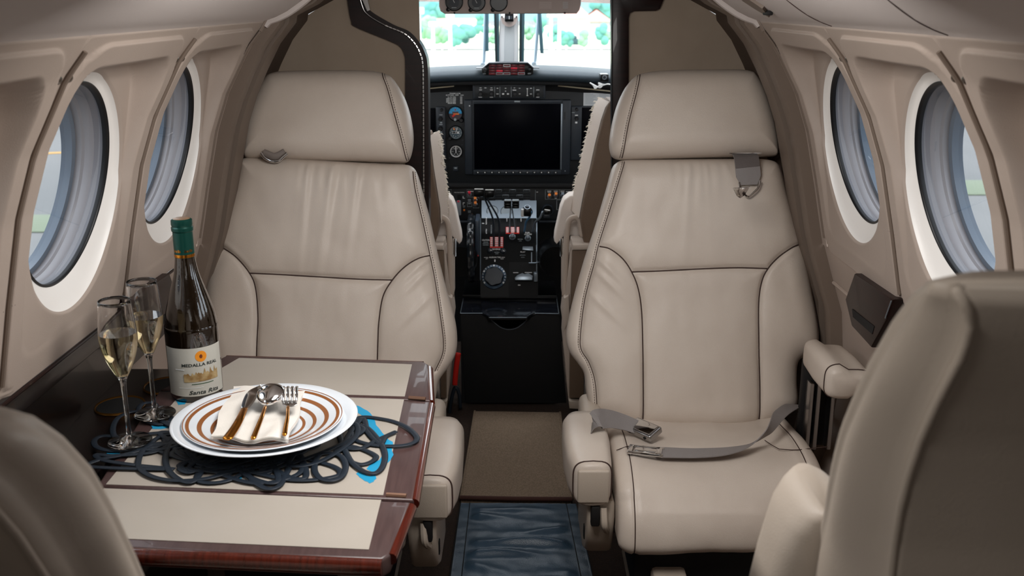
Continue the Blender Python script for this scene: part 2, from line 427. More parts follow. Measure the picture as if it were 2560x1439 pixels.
# ceiling: vinyl headliner with the raised shelf edge above the windows
CPX = [.505, .495, .478, .455, .425, .385, .34, .28, .20, .10, 0]
CPZ = [1.234, 1.243, 1.249, 1.260, 1.280, 1.312, 1.345, 1.375, 1.40, 1.414, 1.418]
ceil = empty('ceiling', (0, .8, 1.4), kind='structure')
for sg in (-1, 1):
    ys = np.linspace(-1.3, 2.105, 20)
    G = np.array([[(sg*x, y, z) for x, z in zip(CPX, CPZ)] for y in ys]); V, Fc = gridg(G)
    obj('headliner', V, Fc, M['ceiling'], ceil, sharp=60)
    # front edge of the headliner, rolled down and dark behind
    t = [Vector((sg*x, 2.106, z)) for x, z in zip(CPX, CPZ)]
    V, Fc = tubeg(smooth(t, 4), .010, 8); obj('edge_roll', V, Fc, M['ceiling'], ceil)
    for yj in (1.60, 1.17):
        t = [Vector((sg*x, yj, z-.0005)) for x, z in zip(CPX[1:8], CPZ[1:8])]
        if sg > 0: V, Fc = tubeg(smooth(t, 4), .0007, 6); obj('joint', V, Fc, M['stitch'], ceil)
    # unseen boxes added around the headliner to block sky light leaking in
for sg in (-1, 1):
    V, Fc = boxg((sg*.74, .95, 1.40), (.03, 4.6, .24)); obj('leak_blocker', V, Fc, M['dark'], ceil)
V, Fc = boxg((0, .92, 1.52), (1.52, 4.54, .02)); obj('leak_blocker', V, Fc, M['dark'], ceil)
# small folded latch strap under the right headliner
lt = empty('vent_flap', (.43, 1.9, 1.27), 'small beige flap set in the ceiling above the front right window', 'flap')
a = [PZ(1893, -8, 1.31)]
pts = [Vector((.405, 1.86, 1.2925)), Vector((.425, 1.84, 1.2775)), Vector((.447, 1.82, 1.262))]
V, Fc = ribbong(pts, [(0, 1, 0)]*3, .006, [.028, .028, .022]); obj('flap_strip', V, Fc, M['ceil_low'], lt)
V, Fc = boxg((.449, 1.82, 1.260), (.010, .036, .008), .002); obj('flap_slot', V, Fc, M['dark'], lt)

V, Fc = boxg((0, -1.32, .72), (1.5, .03, 1.5)); obj('wall_aft', V, Fc, M['partition'], kind='structure')
# floor
V, Fc = boxg((0, 1.4, -.03), (1.5, 5.6, .06)); fl = obj('floor', V, Fc, M['carpet_d'], kind='structure')

# hoops of trim between the windows and the partition
def hoop(sg, y0, y1, off, m, name, zt=1.262, zb=.0, parent=None):
    zs = list(np.linspace(zb, 1.19, 22)) + [1.215, 1.235, 1.25]
    xs = [XW(min(z, 1.239)) for z in zs]
    P = [(x - off, z) for x, z in zip(xs, zs)]
    # continue over the top towards the centre
    P += [(.43-off*.5, 1.285-off*.3), (.36, 1.33-off*.4), (.27, 1.37-off*.5), (.15, 1.40-off*.5), (0, 1.41-off*.5)]
    r = (y1-y0)*.28
    rings = []
    for (x, z) in P:
        rings.append([(sg*(x+.05), y0, z), (sg*(x+.004), y0, z-0.0), (sg*x, y0+r, z), (sg*x, y1-r, z), (sg*(x+.004), y1, z), (sg*(x+.05), y1, z)])
    V, Fc = loft(rings); return obj(name, V, Fc, m, parent, sharp=60)
for sg in (-1, 1):
    tr = empty('trim_%d' % (1 if sg < 0 else 2), (sg*.6, 2.2, .8), kind='structure')
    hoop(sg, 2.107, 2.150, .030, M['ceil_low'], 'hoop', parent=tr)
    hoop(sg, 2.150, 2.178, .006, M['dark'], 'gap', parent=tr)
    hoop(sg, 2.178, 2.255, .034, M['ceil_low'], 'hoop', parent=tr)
    hoop(sg, 2.255, 2.50, .010, mat('shaded_band', '#5a4a3e', .7), 'rear_band', parent=tr)  # dark brown holds the shade behind the seats in its colour

# ------------------------------------------------------------------ partition with the cockpit doorway (y = 2.5)
YD = 2.50
def pwall(sg, name, inner):
    """beige cloth panel between the fuselage and the door frame"""
    pts = [(sg*inner, 0.0)]
    zs = np.linspace(0, 1.239, 26); pts += [(sg*(XW(z)+.01), z) for z in zs]
    pts += [(sg*.43, 1.285), (sg*.36, 1.33), (sg*.27, 1.37), (sg*inner, 1.385)]
    V, Fc = prismg([Vector((x, YD, z)) for x, z in pts], (0, .02, 0)); return obj(name, V, Fc, M['partition'], kind='structure')
pwall(-1, 'partition_left', .225); pwall(1, 'partition_right', .26)
# wooden S-shaped frame on the left
outer = [(866, -30), (870, 10), (878, 52), (890, 68), (977, 104), (1000, 117), (1010, 135), (1013, 160), (1013, 260), (1013, 420), (1013, 800), (1013, 1060)]
inn = [(905, -30), (915, 12), (931, 32), (983, 62), (1020, 78), (1045, 103), (1060, 130), (1068, 165), (1070, 260), (1071, 420), (1072, 800), (1072, 1060)]
fr = empty('door_frame', (-.2, YD, 0), 'dark mahogany frame with a curved shoulder on the left side of the cockpit doorway', 'door frame')
ring_o = smooth([PY(u, v, YD-.015) for u, v in outer], 6); ring_i = smooth([PY(u, v, YD-.015) for u, v in inn], 6)
def strip(A, B, dep, m, name, par, bev=0):
    n = len(A); V = []; Fc = []
    for a, b in zip(A, B):
        V += [a, b, b + Vector((0, dep, 0)), a + Vector((0, dep, 0))]
    for i in range(n-1):
        for k in range(4): l = (k+1) % 4; Fc.append([i*4+k, i*4+l, (i+1)*4+l, (i+1)*4+k])
    Fc += [[3, 2, 1, 0], [(n-1)*4+k for k in range(4)]]
    return obj(name, V, Fc, m, par, sharp=30)
mid_f = [.72]*len(ring_o)
mid = [a.lerp(b, .80) for a, b in zip(ring_o, ring_i)]
mid2 = [a.lerp(b, .74) for a, b in zip(ring_o, ring_i)]
strip(ring_o, mid2, .035, M['wood'], 'frame_board', fr)
strip([p+Vector((0, -.006, 0)) for p in mid2], [p+Vector((0, -.006, 0)) for p in mid], .03, M['dark'], 'frame_groove', fr)
strip([p+Vector((0, .012, 0)) for p in mid], [p+Vector((0, .012, 0)) for p in ring_i], .06, M['wood'], 'door_edge', fr)
# piano hinge: a row of small bright knuckles down the edge
hp = [p + Vector((0, -.009, 0)) for p in mid]
L = [0]
for i in range(1, len(hp)): L.append(L[-1] + (hp[i]-hp[i-1]).length)
hb = MB(); s = L[18]
def at(s):
    i = min(max(np.searchsorted(L, s), 1), len(L)-1); f = (s-L[i-1])/max(L[i]-L[i-1], 1e-9); return hp[i-1].lerp(hp[i], f)
while s < L[-1]-.05:
    a = at(s); b = at(s+.0075); V, Fc = tubeg([a, b], .0022, 6); hb.add(V, Fc); s += .0098
hb.build('piano_hinge', M['chrome'], fr)
V, Fc = tubeg(hp[:24], .0011, 6); obj('bright_edge', V, Fc, M['chrome'], fr)
# door post behind it and the dark post on the right with its stepped head
V, Fc = prismg([PY(u, v, YD+.06) for u, v in [(972, -90), (1017, -90), (1017, 90), (972, 90)]], (0, .03, 0)); p = obj('upper_post', V, Fc, M['wood'], fr)
V, Fc = boxg((PY(1016.5, 0, YD+.06).x, YD+.057, 1.27), (.003, .006, .20)); obj('edge_strip', V, Fc, M['alu'], fr)
V, Fc = pxpoly([(893, -30), (912, -30), (925, 25), (918, 28)], YD-.02, .01); obj('latch_plate', V, Fc, M['chrome'], fr)
fr2 = empty('door_frame', (.26, YD, 0), 'straight dark mahogany post with a stepped head on the right side of the cockpit doorway', 'door frame')
V, Fc = pxpoly([(1531, -40), (1665, -40), (1662, -8), (1650, 22), (1640, 27), (1585, 28), (1575, 33), (1572, 45), (1572, 250), (1572, 600), (1572, 1060), (1533, 1060), (1533, 600), (1531, 250)], YD-.02, .05, .002)
obj('post_board', V, Fc, M['wood'], fr2)
V, Fc = prismg([PY(u, v, YD-.022) for u, v in [(1528, -40), (1531, -40), (1534, 1060), (1531, 1060)]], (0, .03, 0)); obj('edge_strip', V, Fc, M['blackg'], fr2)
V, Fc = prismg([Vector((-.30, YD, 1.35)), Vector((.30, YD, 1.35)), Vector((.30, YD, 1.45)), Vector((-.30, YD, 1.45))], (0, .04, 0)); obj('trim_3', V, Fc, M['wood'], kind='structure')

# ------------------------------------------------------------------ cockpit shell
ck = empty('cockpit_shell', (0, 3.2, .6), kind='structure')
for sg in (-1, 1):
    V, Fc = boxg((sg*.70, 3.05, .52), (.03, 1.1, 1.04)); obj('side_lining', V, Fc, M['blackm'], ck)
    V, Fc = boxg((sg*.66, 2.95, 1.34), (.16, .9, .10)); obj('roof_rail', V, Fc, M['over'], ck)
V, Fc = boxg((0, 2.86, 1.43), (1.4, .66, .03)); obj('roof_lining', V, Fc, M['over'], ck)
V, Fc = boxg((0, 3.72, .45), (1.4, .03, .95)); obj('firewall', V, Fc, M['blackm'], ck)
# nose of the aircraft outside, below the windshield
# windshield: two flat panes leaning back, white centre post with dark seals
ws = empty('window_7', (0, 3.75, 1.15), kind='structure')
def wpt(x, z): return Vector((x, 3.92 - (z-1.02)*.55 - abs(x)*.25, z))
for sg, nm in ((-1, 'pane'), (1, 'pane')):
    V = [wpt(sg*.03, 1.00), wpt(sg*.70, 1.00), wpt(sg*.66, 1.40), wpt(sg*.03, 1.42)]; obj(nm, V, [[0, 1, 2, 3]], M['windshield'], ws)
    V, Fc = prismg([wpt(sg*.70, .98), wpt(sg*.76, .98), wpt(sg*.72, 1.5), wpt(sg*.66, 1.5)], (0, .03, 0)); obj('side_frame', V, Fc, M['post'], ws)
V, Fc = pxpoly([(1017, -45), (1530, -45), (1530, 9), (1456, 6), (1017, 4)], 3.70, .02); obj('top_frame', V, Fc, M['over'], ws)
V, Fc = pxpoly([(1250, 20), (1296, 20), (1296, 158), (1246, 158)], 3.70, .05, .004); po = obj('centre_post', V, Fc, M['post'], ws)
V, Fc = pxpoly([(1262, 60), (1286, 60), (1285, 158), (1260, 158)], 3.694, .01, .001); obj('post_groove', V, Fc, M['postg'], ws)
for u0, u1, u2, u3 in ((1234, 1247, 1248, 1238), (1299, 1312, 1310, 1298)):
    V, Fc = pxpoly([(u0, 20), (u1, 20), (u2, 155), (u3, 155)], 3.69, .05, .002); obj('seal', V, Fc, M['seal'], ws)
    V, Fc = pxpoly([(u0+3, 20), (u0+5, 20), (u3+5, 155), (u3+2, 155)], 3.686, .01); obj('seal_ridge', V, Fc, M['blackm'], ws)

# ------------------------------------------------------------------ outside: apron, hills, trees, houses, poles
GZ = -1.45
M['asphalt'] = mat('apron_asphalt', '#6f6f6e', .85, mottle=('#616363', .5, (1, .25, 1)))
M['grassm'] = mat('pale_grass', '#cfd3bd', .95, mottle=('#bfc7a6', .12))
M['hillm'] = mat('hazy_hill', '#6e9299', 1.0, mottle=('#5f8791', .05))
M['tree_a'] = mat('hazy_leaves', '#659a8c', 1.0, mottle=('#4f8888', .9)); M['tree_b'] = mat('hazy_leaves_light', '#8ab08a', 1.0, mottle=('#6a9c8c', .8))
M['housew'] = mat('house_wall', '#e4dcd4', .9); M['roofr'] = mat('red_roof', '#c98f84', .9); M['polem'] = mat('pole', '#cfd6d8', .8)
M['yellow'] = mat('yellow_line', '#b98f4a', .8)
def gp(u, v, z=GZ): return PZ(u, v, z)
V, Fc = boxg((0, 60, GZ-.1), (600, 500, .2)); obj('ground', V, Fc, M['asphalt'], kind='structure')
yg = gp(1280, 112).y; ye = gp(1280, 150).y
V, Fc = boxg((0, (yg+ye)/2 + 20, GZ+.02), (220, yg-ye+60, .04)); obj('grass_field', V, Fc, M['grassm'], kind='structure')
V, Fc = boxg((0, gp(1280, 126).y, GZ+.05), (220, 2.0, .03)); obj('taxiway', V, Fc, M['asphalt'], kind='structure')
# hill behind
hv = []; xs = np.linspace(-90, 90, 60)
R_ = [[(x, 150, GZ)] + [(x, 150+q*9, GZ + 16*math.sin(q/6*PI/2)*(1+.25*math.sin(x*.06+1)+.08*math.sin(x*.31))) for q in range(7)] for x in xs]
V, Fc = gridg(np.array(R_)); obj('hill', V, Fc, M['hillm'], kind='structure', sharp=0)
def blob_tree(u, v_base, wpx, hpx, y, kind, lab):
    b = PY(u, v_base, y); b.z = GZ
    top = PY(u, v_base-hpx, y).z; hgt = top - GZ; wid = wpx/F*y
    t = empty('tree', b, lab, 'tree', 'trees beyond the airfield')
    rnd = random.Random(int(u*7+v_base)); bm = bmesh.new()
    for k in range(9):
        r = wid*rnd.uniform(.22, .34); ox = rnd.uniform(-.30, .30)*wid; oz = rnd.uniform(.38, .82)*hgt
        mtx = Matrix.Translation((ox, rnd.uniform(-.2, .2)*wid, oz)) @ Matrix.Diagonal((r, r, min(r, hgt*.3), 1))
        bmesh.ops.create_icosphere(bm, subdivisions=3, radius=1.0, matrix=mtx)
    from mathutils import noise
    for vv in bm.verts:
        n = noise.noise(vv.co*(1.6/ max(wid*.25, .5)) + Vector((u, 0, 0))) + .6*noise.noise(vv.co*3 + Vector((0, u, 0)))
        vv.co += vv.normal * n * wid*.06
    V, Fc = bm_out(bm); V = [p + b for p in V]
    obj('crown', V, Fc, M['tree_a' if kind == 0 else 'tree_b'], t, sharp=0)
    V, Fc = tubeg([b, b + Vector((0, 0, hgt*.5))], [wid*.04, wid*.025], 8); obj('trunk', V, Fc, M['polem'], t)
trees = [(1035, 104, 46, 84, 60, 0, 'dense teal-green tree beside the left edge of the windshield view'), (1068, 102, 50, 66, 64, 1, 'light round tree behind the tall pole at the left'),
 (1105, 100, 44, 40, 58, 1, 'pale bushy tree in front of the long low building'), (1138, 104, 40, 44, 57, 0, 'mid-green tree right of the thin second pole'), (1172, 103, 46, 50, 60, 0, 'green tree in front of the building\'s right end'),
 (1200, 100, 30, 84, 66, 0, 'tall dark tree behind the left wiper'), (1228, 101, 26, 40, 59, 1, 'small light tree between wiper and centre post'), (1322, 100, 30, 50, 60, 1, 'light tree just right of the centre post'),
 (1350, 103, 34, 78, 64, 0, 'tall teal tree behind the right wiper blade'), (1385, 101, 32, 44, 58, 0, 'round bush-like tree below the two white masts'), (1416, 100, 34, 30, 56, 0, 'low green tree in front of the white house'),
 (1462, 98, 30, 26, 55, 1, 'pale small tree at the middle of the white house'), (1504, 100, 34, 50, 56, 0, 'green tree at the right end of the white house'), (1090, 60, 60, 70, 80, 0, 'hazy tall tree high up at the left behind the low building'),
 (1500, 40, 60, 50, 85, 0, 'hazy tree mass rising behind the red roof'), (1520, 102, 26, 36, 60, 1, 'light tree by the right door post'),
 (960, 103, 60, 70, 62, 0, 'teal tree hidden behind the left door frame'), (880, 102, 56, 60, 60, 1, 'light tree far left behind the partition'), (1590, 102, 56, 66, 62, 0, 'teal tree hidden behind the right door post'), (1680, 101, 60, 60, 60, 1, 'light tree far right behind the partition')]
for a in trees: blob_tree(*a)
def house(u0, u1, vb, vt, y, depth, roof, lab, grp=None):
    a = PY(u0, vb, y); b = PY(u1, vt, y); z0 = GZ; z1 = b.z
    h = empty('house', ((a.x+b.x)/2, y, z0), lab, 'building')
    V, Fc = boxg(((a.x+b.x)/2, y+depth/2, (z0+z1)/2), (b.x-a.x, depth, z1-z0)); obj('wall', V, Fc, M['housew'], h)
    rz = roof; P = [Vector((a.x-.3, y-.3, z1)), Vector((b.x+.3, y-.3, z1)), Vector((b.x-.8, y+depth/2, z1+rz)), Vector((a.x+.8, y+depth/2, z1+rz)), Vector((b.x+.3, y+depth+.3, z1)), Vector((a.x-.3, y+depth+.3, z1))]
    obj('roof', P, [[0, 1, 2, 3], [3, 2, 4, 5], [0, 3, 5], [1, 4, 2], [0, 5, 4, 1]], M['roofr'], h)
    n = max(2, int((b.x-a.x)/1.6))
    for k in range(n):
        x = a.x + (b.x-a.x)*(k+.5)/n; zc = (z0+z1)/2+ (z1-z0)*.15
        V, Fc = boxg((x, y-.01, zc), (.7, .06, .8)); obj('window_frame', V, Fc, M['postg'], h)
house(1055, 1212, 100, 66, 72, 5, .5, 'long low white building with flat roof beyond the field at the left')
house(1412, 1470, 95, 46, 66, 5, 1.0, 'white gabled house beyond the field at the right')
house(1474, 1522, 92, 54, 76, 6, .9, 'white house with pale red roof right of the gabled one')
def pole(u, vt, vb, y, lab, r=.10):
    b = PY(u, vb, y); b.z = GZ; tz = PY(u, vt, y).z
    p = empty('pole', b, lab, 'pole', 'white poles at the edge of the field')
    V, Fc = tubeg([b, Vector((b.x, b.y, tz))], [r, r*.7], 8); obj('mast', V, Fc, M['polem'], p)
    V, Fc = boxg((b.x, b.y, tz), (r*4, r*3, r*2.4), r*.3); obj('lamp_head', V, Fc, M['polem'], p)
pole(1048, 27, 100, 50, 'thick white pole nearest the left edge of the windshield view', .13)
pole(1083, 60, 104, 50, 'thin short pole between two trees at the left'); pole(1126, 38, 104, 50, 'slim pole in the middle of the left windshield')
pole(1377, 37, 100, 52, 'first of two white masts right of the wiper'); pole(1398, 37, 92, 54, 'second, shorter white mast beside the first one')
cr = empty('parked_vehicle', gp(1425, 119), 'small dark low vehicle parked on the field at the right', 'vehicle'); c0 = gp(1425, 119); c0.z = GZ+.35
V, Fc = boxg(c0, (1.6, .8, .35), .08); obj('body', V, Fc, M['seal'], cr)
V, Fc = boxg(c0+Vector((0, 0, .25)), (.8, .7, .22), .06); obj('cabin', V, Fc, M['seal'], cr)
# lines on the apron seen through the side windows
a = gp(105, 386); b = gp(168, 383); V, Fc = prismg([a, b+(b-a)*6, b+(b-a)*6+Vector((0, .22, 0)), a-(b-a)*3+Vector((0, .22, 0)), a-(b-a)*3], (0, 0, .01)); obj('taxi_line', V, Fc, M['yellow'], kind='structure')
a = gp(40, 560); M['worn'] = mat('worn_grass', '#6f7a66', .95)
V, Fc = boxg((a.x-1, a.y, GZ+.012), (3.2, 1.0, .02), .009); obj('grass_patch', V, Fc, M['worn'], kind='structure')
a = gp(2440, 470); V, Fc = boxg((a.x+3, a.y, GZ+.012), (7, 1.2, .02), .009); obj('grass_patch', V, Fc, M['worn'], kind='structure')
# ================================================================== SEATS
def segdist(P, A):
    """distance of points P (n,2) to polyline A (m,2)"""
    d = np.full(len(P), 1e9)
    for a, b in zip(A[:-1], A[1:]):
        ab = b-a; L2 = max((ab**2).sum(), 1e-12); t = np.clip(((P-a)@ab)/L2, 0, 1)
        d = np.minimum(d, np.hypot(*(P - (a + t[:, None]*ab)).T))
    return d
class Plane:
    def __init__(s, y0, z0, k):
        s.O = Vector((0, y0, z0)); s.es = Vector((0, k, 1)).normalized(); s.n = Vector((0, -1, k)).normalized()
    def loc(s, u, v):
        d = ray(u, v); t = (s.O-EYE).dot(s.n)/d.dot(s.n); P = EYE + d*t; return (P.x, (P-s.O).dot(s.es))
    def line(s, pts, n=6):
        q = [Vector((*s.loc(u, v), 0)) for u, v in pts]; q = smooth(q, n) if n > 1 else q
        return np.array([(p.x, p.y) for p in q])
    def to3(s, x, q, h): return s.O + Vector((1, 0, 0))*x + s.es*q + s.n*h
def pillow(name, pl, Lp, Rp, T, Tb, R, parent, m, seams=(), groove=.007, gw=.0035, puff=.010, nu=170, nv=200, extra=None, crown=.012, label=None, pw=2.3):
    L = pl.line(Lp); Rr = pl.line(Rp)
    top = min(L[:, 1].max(), 1e9); s1 = max(L[:, 1].max(), Rr[:, 1].max()); s0 = min(L[:, 1].min(), Rr[:, 1].min())
    def mono(A):
        A = A[::-1] if A[0, 1] > A[-1, 1] else A
        q = A.copy(); q[:, 1] = np.maximum.accumulate(A[:, 1] + np.arange(len(A))*1e-7); return q
    Lm, Rm = mono(L), mono(Rr)
    outline = np.concatenate([L, Rr[::-1], L[:1]])
    t = np.linspace(0, PI, nv); f = (.5-.5*np.cos(t))*.5 + np.linspace(0, 1, nv)*.5
    sl = Lm[0, 1] + (Lm[-1, 1]-Lm[0, 1])*f; sr = Rm[0, 1] + (Rm[-1, 1]-Rm[0, 1])*f
    tu = np.linspace(0, 1, nu); cu = .55*(.5-.5*np.cos(tu*PI)) + .45*tu
    xl = np.interp(sl, Lm[:, 1], Lm[:, 0]); xr = np.interp(sr, Rm[:, 1], Rm[:, 0])
    X = xl[:, None]*(1-cu) + xr[:, None]*cu; S = sl[:, None]*(1-cu) + sr[:, None]*cu
    P = np.stack([X.ravel(), S.ravel()], 1)
    SL = [pl.line(q) for q in seams]
    def hfun(P, edge=True):
        e = segdist(P, outline); q = np.clip(e/R, 0, 1)
        prof = (1-(1-q)**pw)**(1/pw)
        h = T*prof
        cx = (L[:, 0].mean()+Rr[:, 0].mean())/2; hw = (Rr[:, 0].max()-L[:, 0].min())/2
        h = h + crown*prof*(1-np.clip((P[:, 0]-cx)/hw, -1, 1)**2)
        if SL:
            d = np.min([segdist(P, A) for A in SL], axis=0)
            h = h - prof*(groove*np.exp(-(d/gw)**2) + puff*np.exp(-d/.022))
        if extra: h = h + prof*extra(P)
        return h
    h = hfun(P); e = segdist(P, outline); q = np.clip(e/(R*1.2), 0, 1); hb = -Tb*(1-(1-q)**pw)**(1/pw)
    O = np.array(pl.O); ex = np.array([1., 0, 0]); es = np.array(pl.es); n = np.array(pl.n)
    Fr = O + P[:, :1]*ex + P[:, 1:]*es + h[:, None]*n; Bk = O + P[:, :1]*ex + P[:, 1:]*es + hb[:, None]*n
    Fr = Fr.reshape(nv, nu, 3); Bk = Bk.reshape(nv, nu, 3)[:, ::-1][:, 1:-1]
    G = np.concatenate([Fr, Bk], 1)
    V, Fc = gridg(G, wrapv=True)
    n2 = G.shape[1]; Fc.append(list(range(n2))); Fc.append([(nv-1)*n2+k for k in range(n2-1, -1, -1)])
    o = obj(name, V, Fc, m, parent, sharp=0, label=label)
    def on(pts, off=0.0, sm=6):
        A = pl.line(pts, sm); hh = hfun(A); return [pl.to3(a[0], a[1], b + off) for a, b in zip(A, hh)]
    return o, on
def threads(on, curves, parent, name='seam', r=.0011, off=.0008, m=None):
    for c in curves:
        V, Fc = tubeg(on(c, off, 14), r, 6); obj(name, V, Fc, m or M['stitch'], parent, sharp=0)
def stitches(on, curves, parent):
    for c in curves:
        P = on(c, .0006, 30); b = MB(); acc = 0; last = P[0]; i = 0; L = [0]
        for k in range(1, len(P)): L.append(L[-1] + (P[k]-P[k-1]).length)
        def a(s):
            j = min(max(int(np.searchsorted(L, s)), 1), len(L)-1); f = (s-L[j-1])/max(L[j]-L[j-1], 1e-9); return P[j-1].lerp(P[j], f)
        s = 0
        while s < L[-1]-.005:
            V, Fc = tubeg([a(s), a(s+.0036)], .0008, 4); b.add(V, Fc); s += .0058
        b.build('stitching', M['stitch'], parent, kind='stuff')
def noise_fn(seed, amp, sc, stretch=(1, 1)):
    from mathutils import noise
    def f(P): return np.array([noise.noise(Vector((x*sc*stretch[0]+seed, y*sc*stretch[1], seed*.37))) for x, y in P])*amp
    return f

PL = Plane(2.12, .338, .306)
def rpleats(cx, top, amps):
    def f(P):
        x, s = P[:, 0], P[:, 1]; h = np.zeros(len(P))
        for (x0, w, a, ln, drift) in amps:
            fade = np.clip((top - s)/.02, 0, 1)*np.exp(-np.clip(top-s, 0, 9)/ln)
            xc = x0 + drift*(top-s); d = (x-xc)/w
            h += 1.5*a*fade*(np.exp(-d*d) - .7*np.exp(-((d-1.6)**2)))
        return h
    return f
def club_front(side):
    right = side > 0
    if right:
        root = empty('club_seat', (.40, 2.1, 0), 'beige leather club seat right of the aisle with its lap belt lying across the cushion', 'seat', 'beige leather cabin seats')
        hL = [(1700, 177), (1640, 180), (1600, 187), (1583, 196), (1560, 224), (1538, 275), (1524, 340), (1524, 374), (1534, 394), (1560, 400), (1600, 400)]
        hR = [(1840, 176), (1870, 179), (1888, 188), (1908, 222), (1928, 280), (1941, 336), (1945, 372), (1941, 388), (1925, 391), (1880, 392)]
        hs = [[(1597, 192), (1586, 240), (1570, 300), (1560, 350), (1553, 397)], [(1884, 186), (1910, 232), (1929, 290), (1939, 340), (1943, 385)]]
        bL = [(1600, 400), (1560, 401), (1540, 408), (1528, 425), (1514, 475), (1488, 562), (1461, 645), (1439, 722), (1420, 800), (1415, 845), (1424, 880), (1445, 908), (1460, 935), (1466, 985), (1480, 1025), (1530, 1050), (1620, 1068), (1720, 1075)]
        bR = [(1880, 398), (1915, 400), (1938, 408), (1950, 430), (1965, 490), (1990, 572), (2008, 640), (2024, 720), (2038, 795), (2043, 845), (2036, 870), (2012, 888), (1992, 905), (1988, 950), (1990, 1000), (1975, 1025), (1930, 1052), (1850, 1070), (1760, 1075)]
        seams = [[(1495, 618), (1520, 625), (1550, 648), (1572, 680), (1588, 720), (1597, 775), (1600, 860), (1601, 960), (1601, 1055)],
                 [(1990, 612), (1965, 622), (1932, 645), (1906, 673), (1891, 705), (1884, 760), (1884, 860), (1886, 960), (1887, 1062)],
                 [(1573, 681), (1640, 679), (1740, 674), (1830, 671), (1906, 673)]]
        st = [[(1558, 408), (1545, 450), (1520, 530), (1494, 610), (1482, 660), (1460, 745), (1449, 830), (1450, 870), (1470, 905), (1484, 950), (1490, 1020)]]
        st2 = [[(1940, 415), (1955, 470), (1985, 560), (2003, 625), (2024, 730), (2036, 800), (2038, 850)]]
        tx, ty = PL.loc(1740, 402)
        am = []
        for u, w_, a_, l_, d_ in ((1665, .007, .0016, .03, 0), (1690, .006, .002, .03, .0), (1712, .008, .0026, .10, -.05), (1738, .006, .0016, .04, 0), (1752, .006, .0022, .05, .05), (1780, .006, .0014, .03, 0), (1800, .006, .0012, .03, .1)):
            am.append((PL.loc(u, 420)[0], w_, a_, l_, d_))
    else:
        root = empty('club_seat', (-.40, 2.1, 0), 'beige leather club seat left of the aisle behind the wine bottle and table', 'seat', 'beige leather cabin seats')
        hL = [(800, 178), (720, 180), (690, 183), (668, 193), (645, 225), (622, 275), (608, 335), (607, 370), (612, 390), (630, 397), (700, 400)]
        hR = [(900, 178), (940, 181), (968, 188), (985, 200), (1012, 245), (1028, 295), (1034, 340), (1031, 375), (1022, 400), (1005, 407), (960, 406)]
        hs = [[(958, 186), (962, 200), (975, 235), (993, 300), (1008, 355), (1018, 403)], [(664, 196), (640, 245), (622, 310), (615, 360), (612, 392)]]
        bL = [(700, 396), (640, 395), (612, 397), (601, 408), (596, 440), (575, 505), (550, 570), (530, 640), (518, 700), (512, 780), (515, 850), (530, 895), (545, 950), (555, 1000), (600, 1050), (700, 1075), (820, 1085)]
        bR = [(960, 411), (1010, 412), (1032, 418), (1045, 438), (1060, 490), (1076, 550), (1096, 640), (1116, 720), (1136, 790), (1143, 840), (1140, 880), (1125, 912), (1098, 950), (1090, 990), (1075, 1040), (1020, 1070), (860, 1085)]
        seams = [[(548, 614), (570, 622), (605, 645), (637, 683), (652, 720), (658, 790), (656, 860), (654, 1000), (655, 1070)],
                 [(1078, 640), (1050, 648), (1018, 668), (988, 700), (965, 740), (955, 800), (952, 860), (948, 1000), (948, 1075)],
                 [(637, 684), (720, 688), (820, 694), (910, 699), (988, 701)]]
        st = [[(1035, 432), (1042, 480), (1060, 555), (1078, 640), (1090, 700), (1104, 790), (1111, 850), (1108, 885), (1090, 925)]]
        st2 = [[(604, 415), (592, 470), (565, 560), (550, 612), (530, 680), (520, 740)]]
        am = []
        for u, w_, a_, l_, d_ in ((762, .008, .0022, .05, -.05), (785, .008, .0034, .13, -.08), (812, .007, .002, .05, 0), (848, .010, .0052, .14, -.14), (862, .006, .002, .05, .1), (908, .009, .0042, .11, -.12), (940, .008, .0018, .06, .1)):
            am.append((PL.loc(u, 420)[0], w_, a_, l_, d_))
        ty = PL.loc(820, 402)[1]
    n1 = noise_fn(3 if right else 11, .0035, 9); n2 = noise_fn(5, .0016, 30, (1, .5)); pf = rpleats(0, ty, am)
    sgn = 1 if right else -1
    cxs = PL.loc(1730 if right else 830, 700)[0]
    def diag(P):                                   # creases running down and inward from the shoulders
        x, s = P[:, 0]-cxs, P[:, 1]; h = 0
        for (sx, q, a) in ((-sgn, .375, .003), (-sgn, .345, .0025), (sgn, .40, .0015), (-sgn, .28, .002)):
            xx = x*sx; r = (s-q) - (xx-.21)*.95; wgt = np.exp(-((xx-.21)/.045)**2); h = h + 1.5*a*wgt*np.exp(-(r/.010)**2)
        return h
    ex = lambda P: n1(P) + n2(P) + pf(P) + diag(P)
    ph = Plane(2.12-.012, .338, .306)
    o, on = pillow('headrest', ph, hL, hR, .050, .055, .055, root, M['leather'], hs, groove=.004, puff=.004, extra=noise_fn(21*sgn, .003, 8), crown=.010, nu=150, nv=120)
    threads(on, hs, o); 
    stitches(on, [[(p[0]-6*sgn, p[1]+2) for p in hs[0]]], o)
    o, on = pillow('backrest', PL, bL, bR, .052, .060, .060, root, M['leather'], seams + st, groove=.006, gw=.0045, puff=.010, extra=ex, crown=.014)
    threads(on, seams, o, r=.0014, off=.0026); threads(on, st + st2, o, r=.0010, off=.0016)
    off = [[(p[0]-5*sgn, p[1]) for p in q] for q in st]; stitches(on, off, o)
    # cushion
    x0, x1 = (.207, .625) if right else (-.625, -.207)
    prof = [(2.16, .24), (2.17, .34), (2.12, .368), (2.04, .378), (1.96, .388), (1.90, .391), (1.85, .385), (1.80, .367), (1.762, .340), (1.739, .305), (1.730, .272), (1.735, .248), (1.76, .235), (1.85, .230), (2.0, .23), (2.12, .23)]
    prof = [(p.x, p.y) for p in smooth([Vector((a, b, 0)) for a, b in prof], 5, True)]
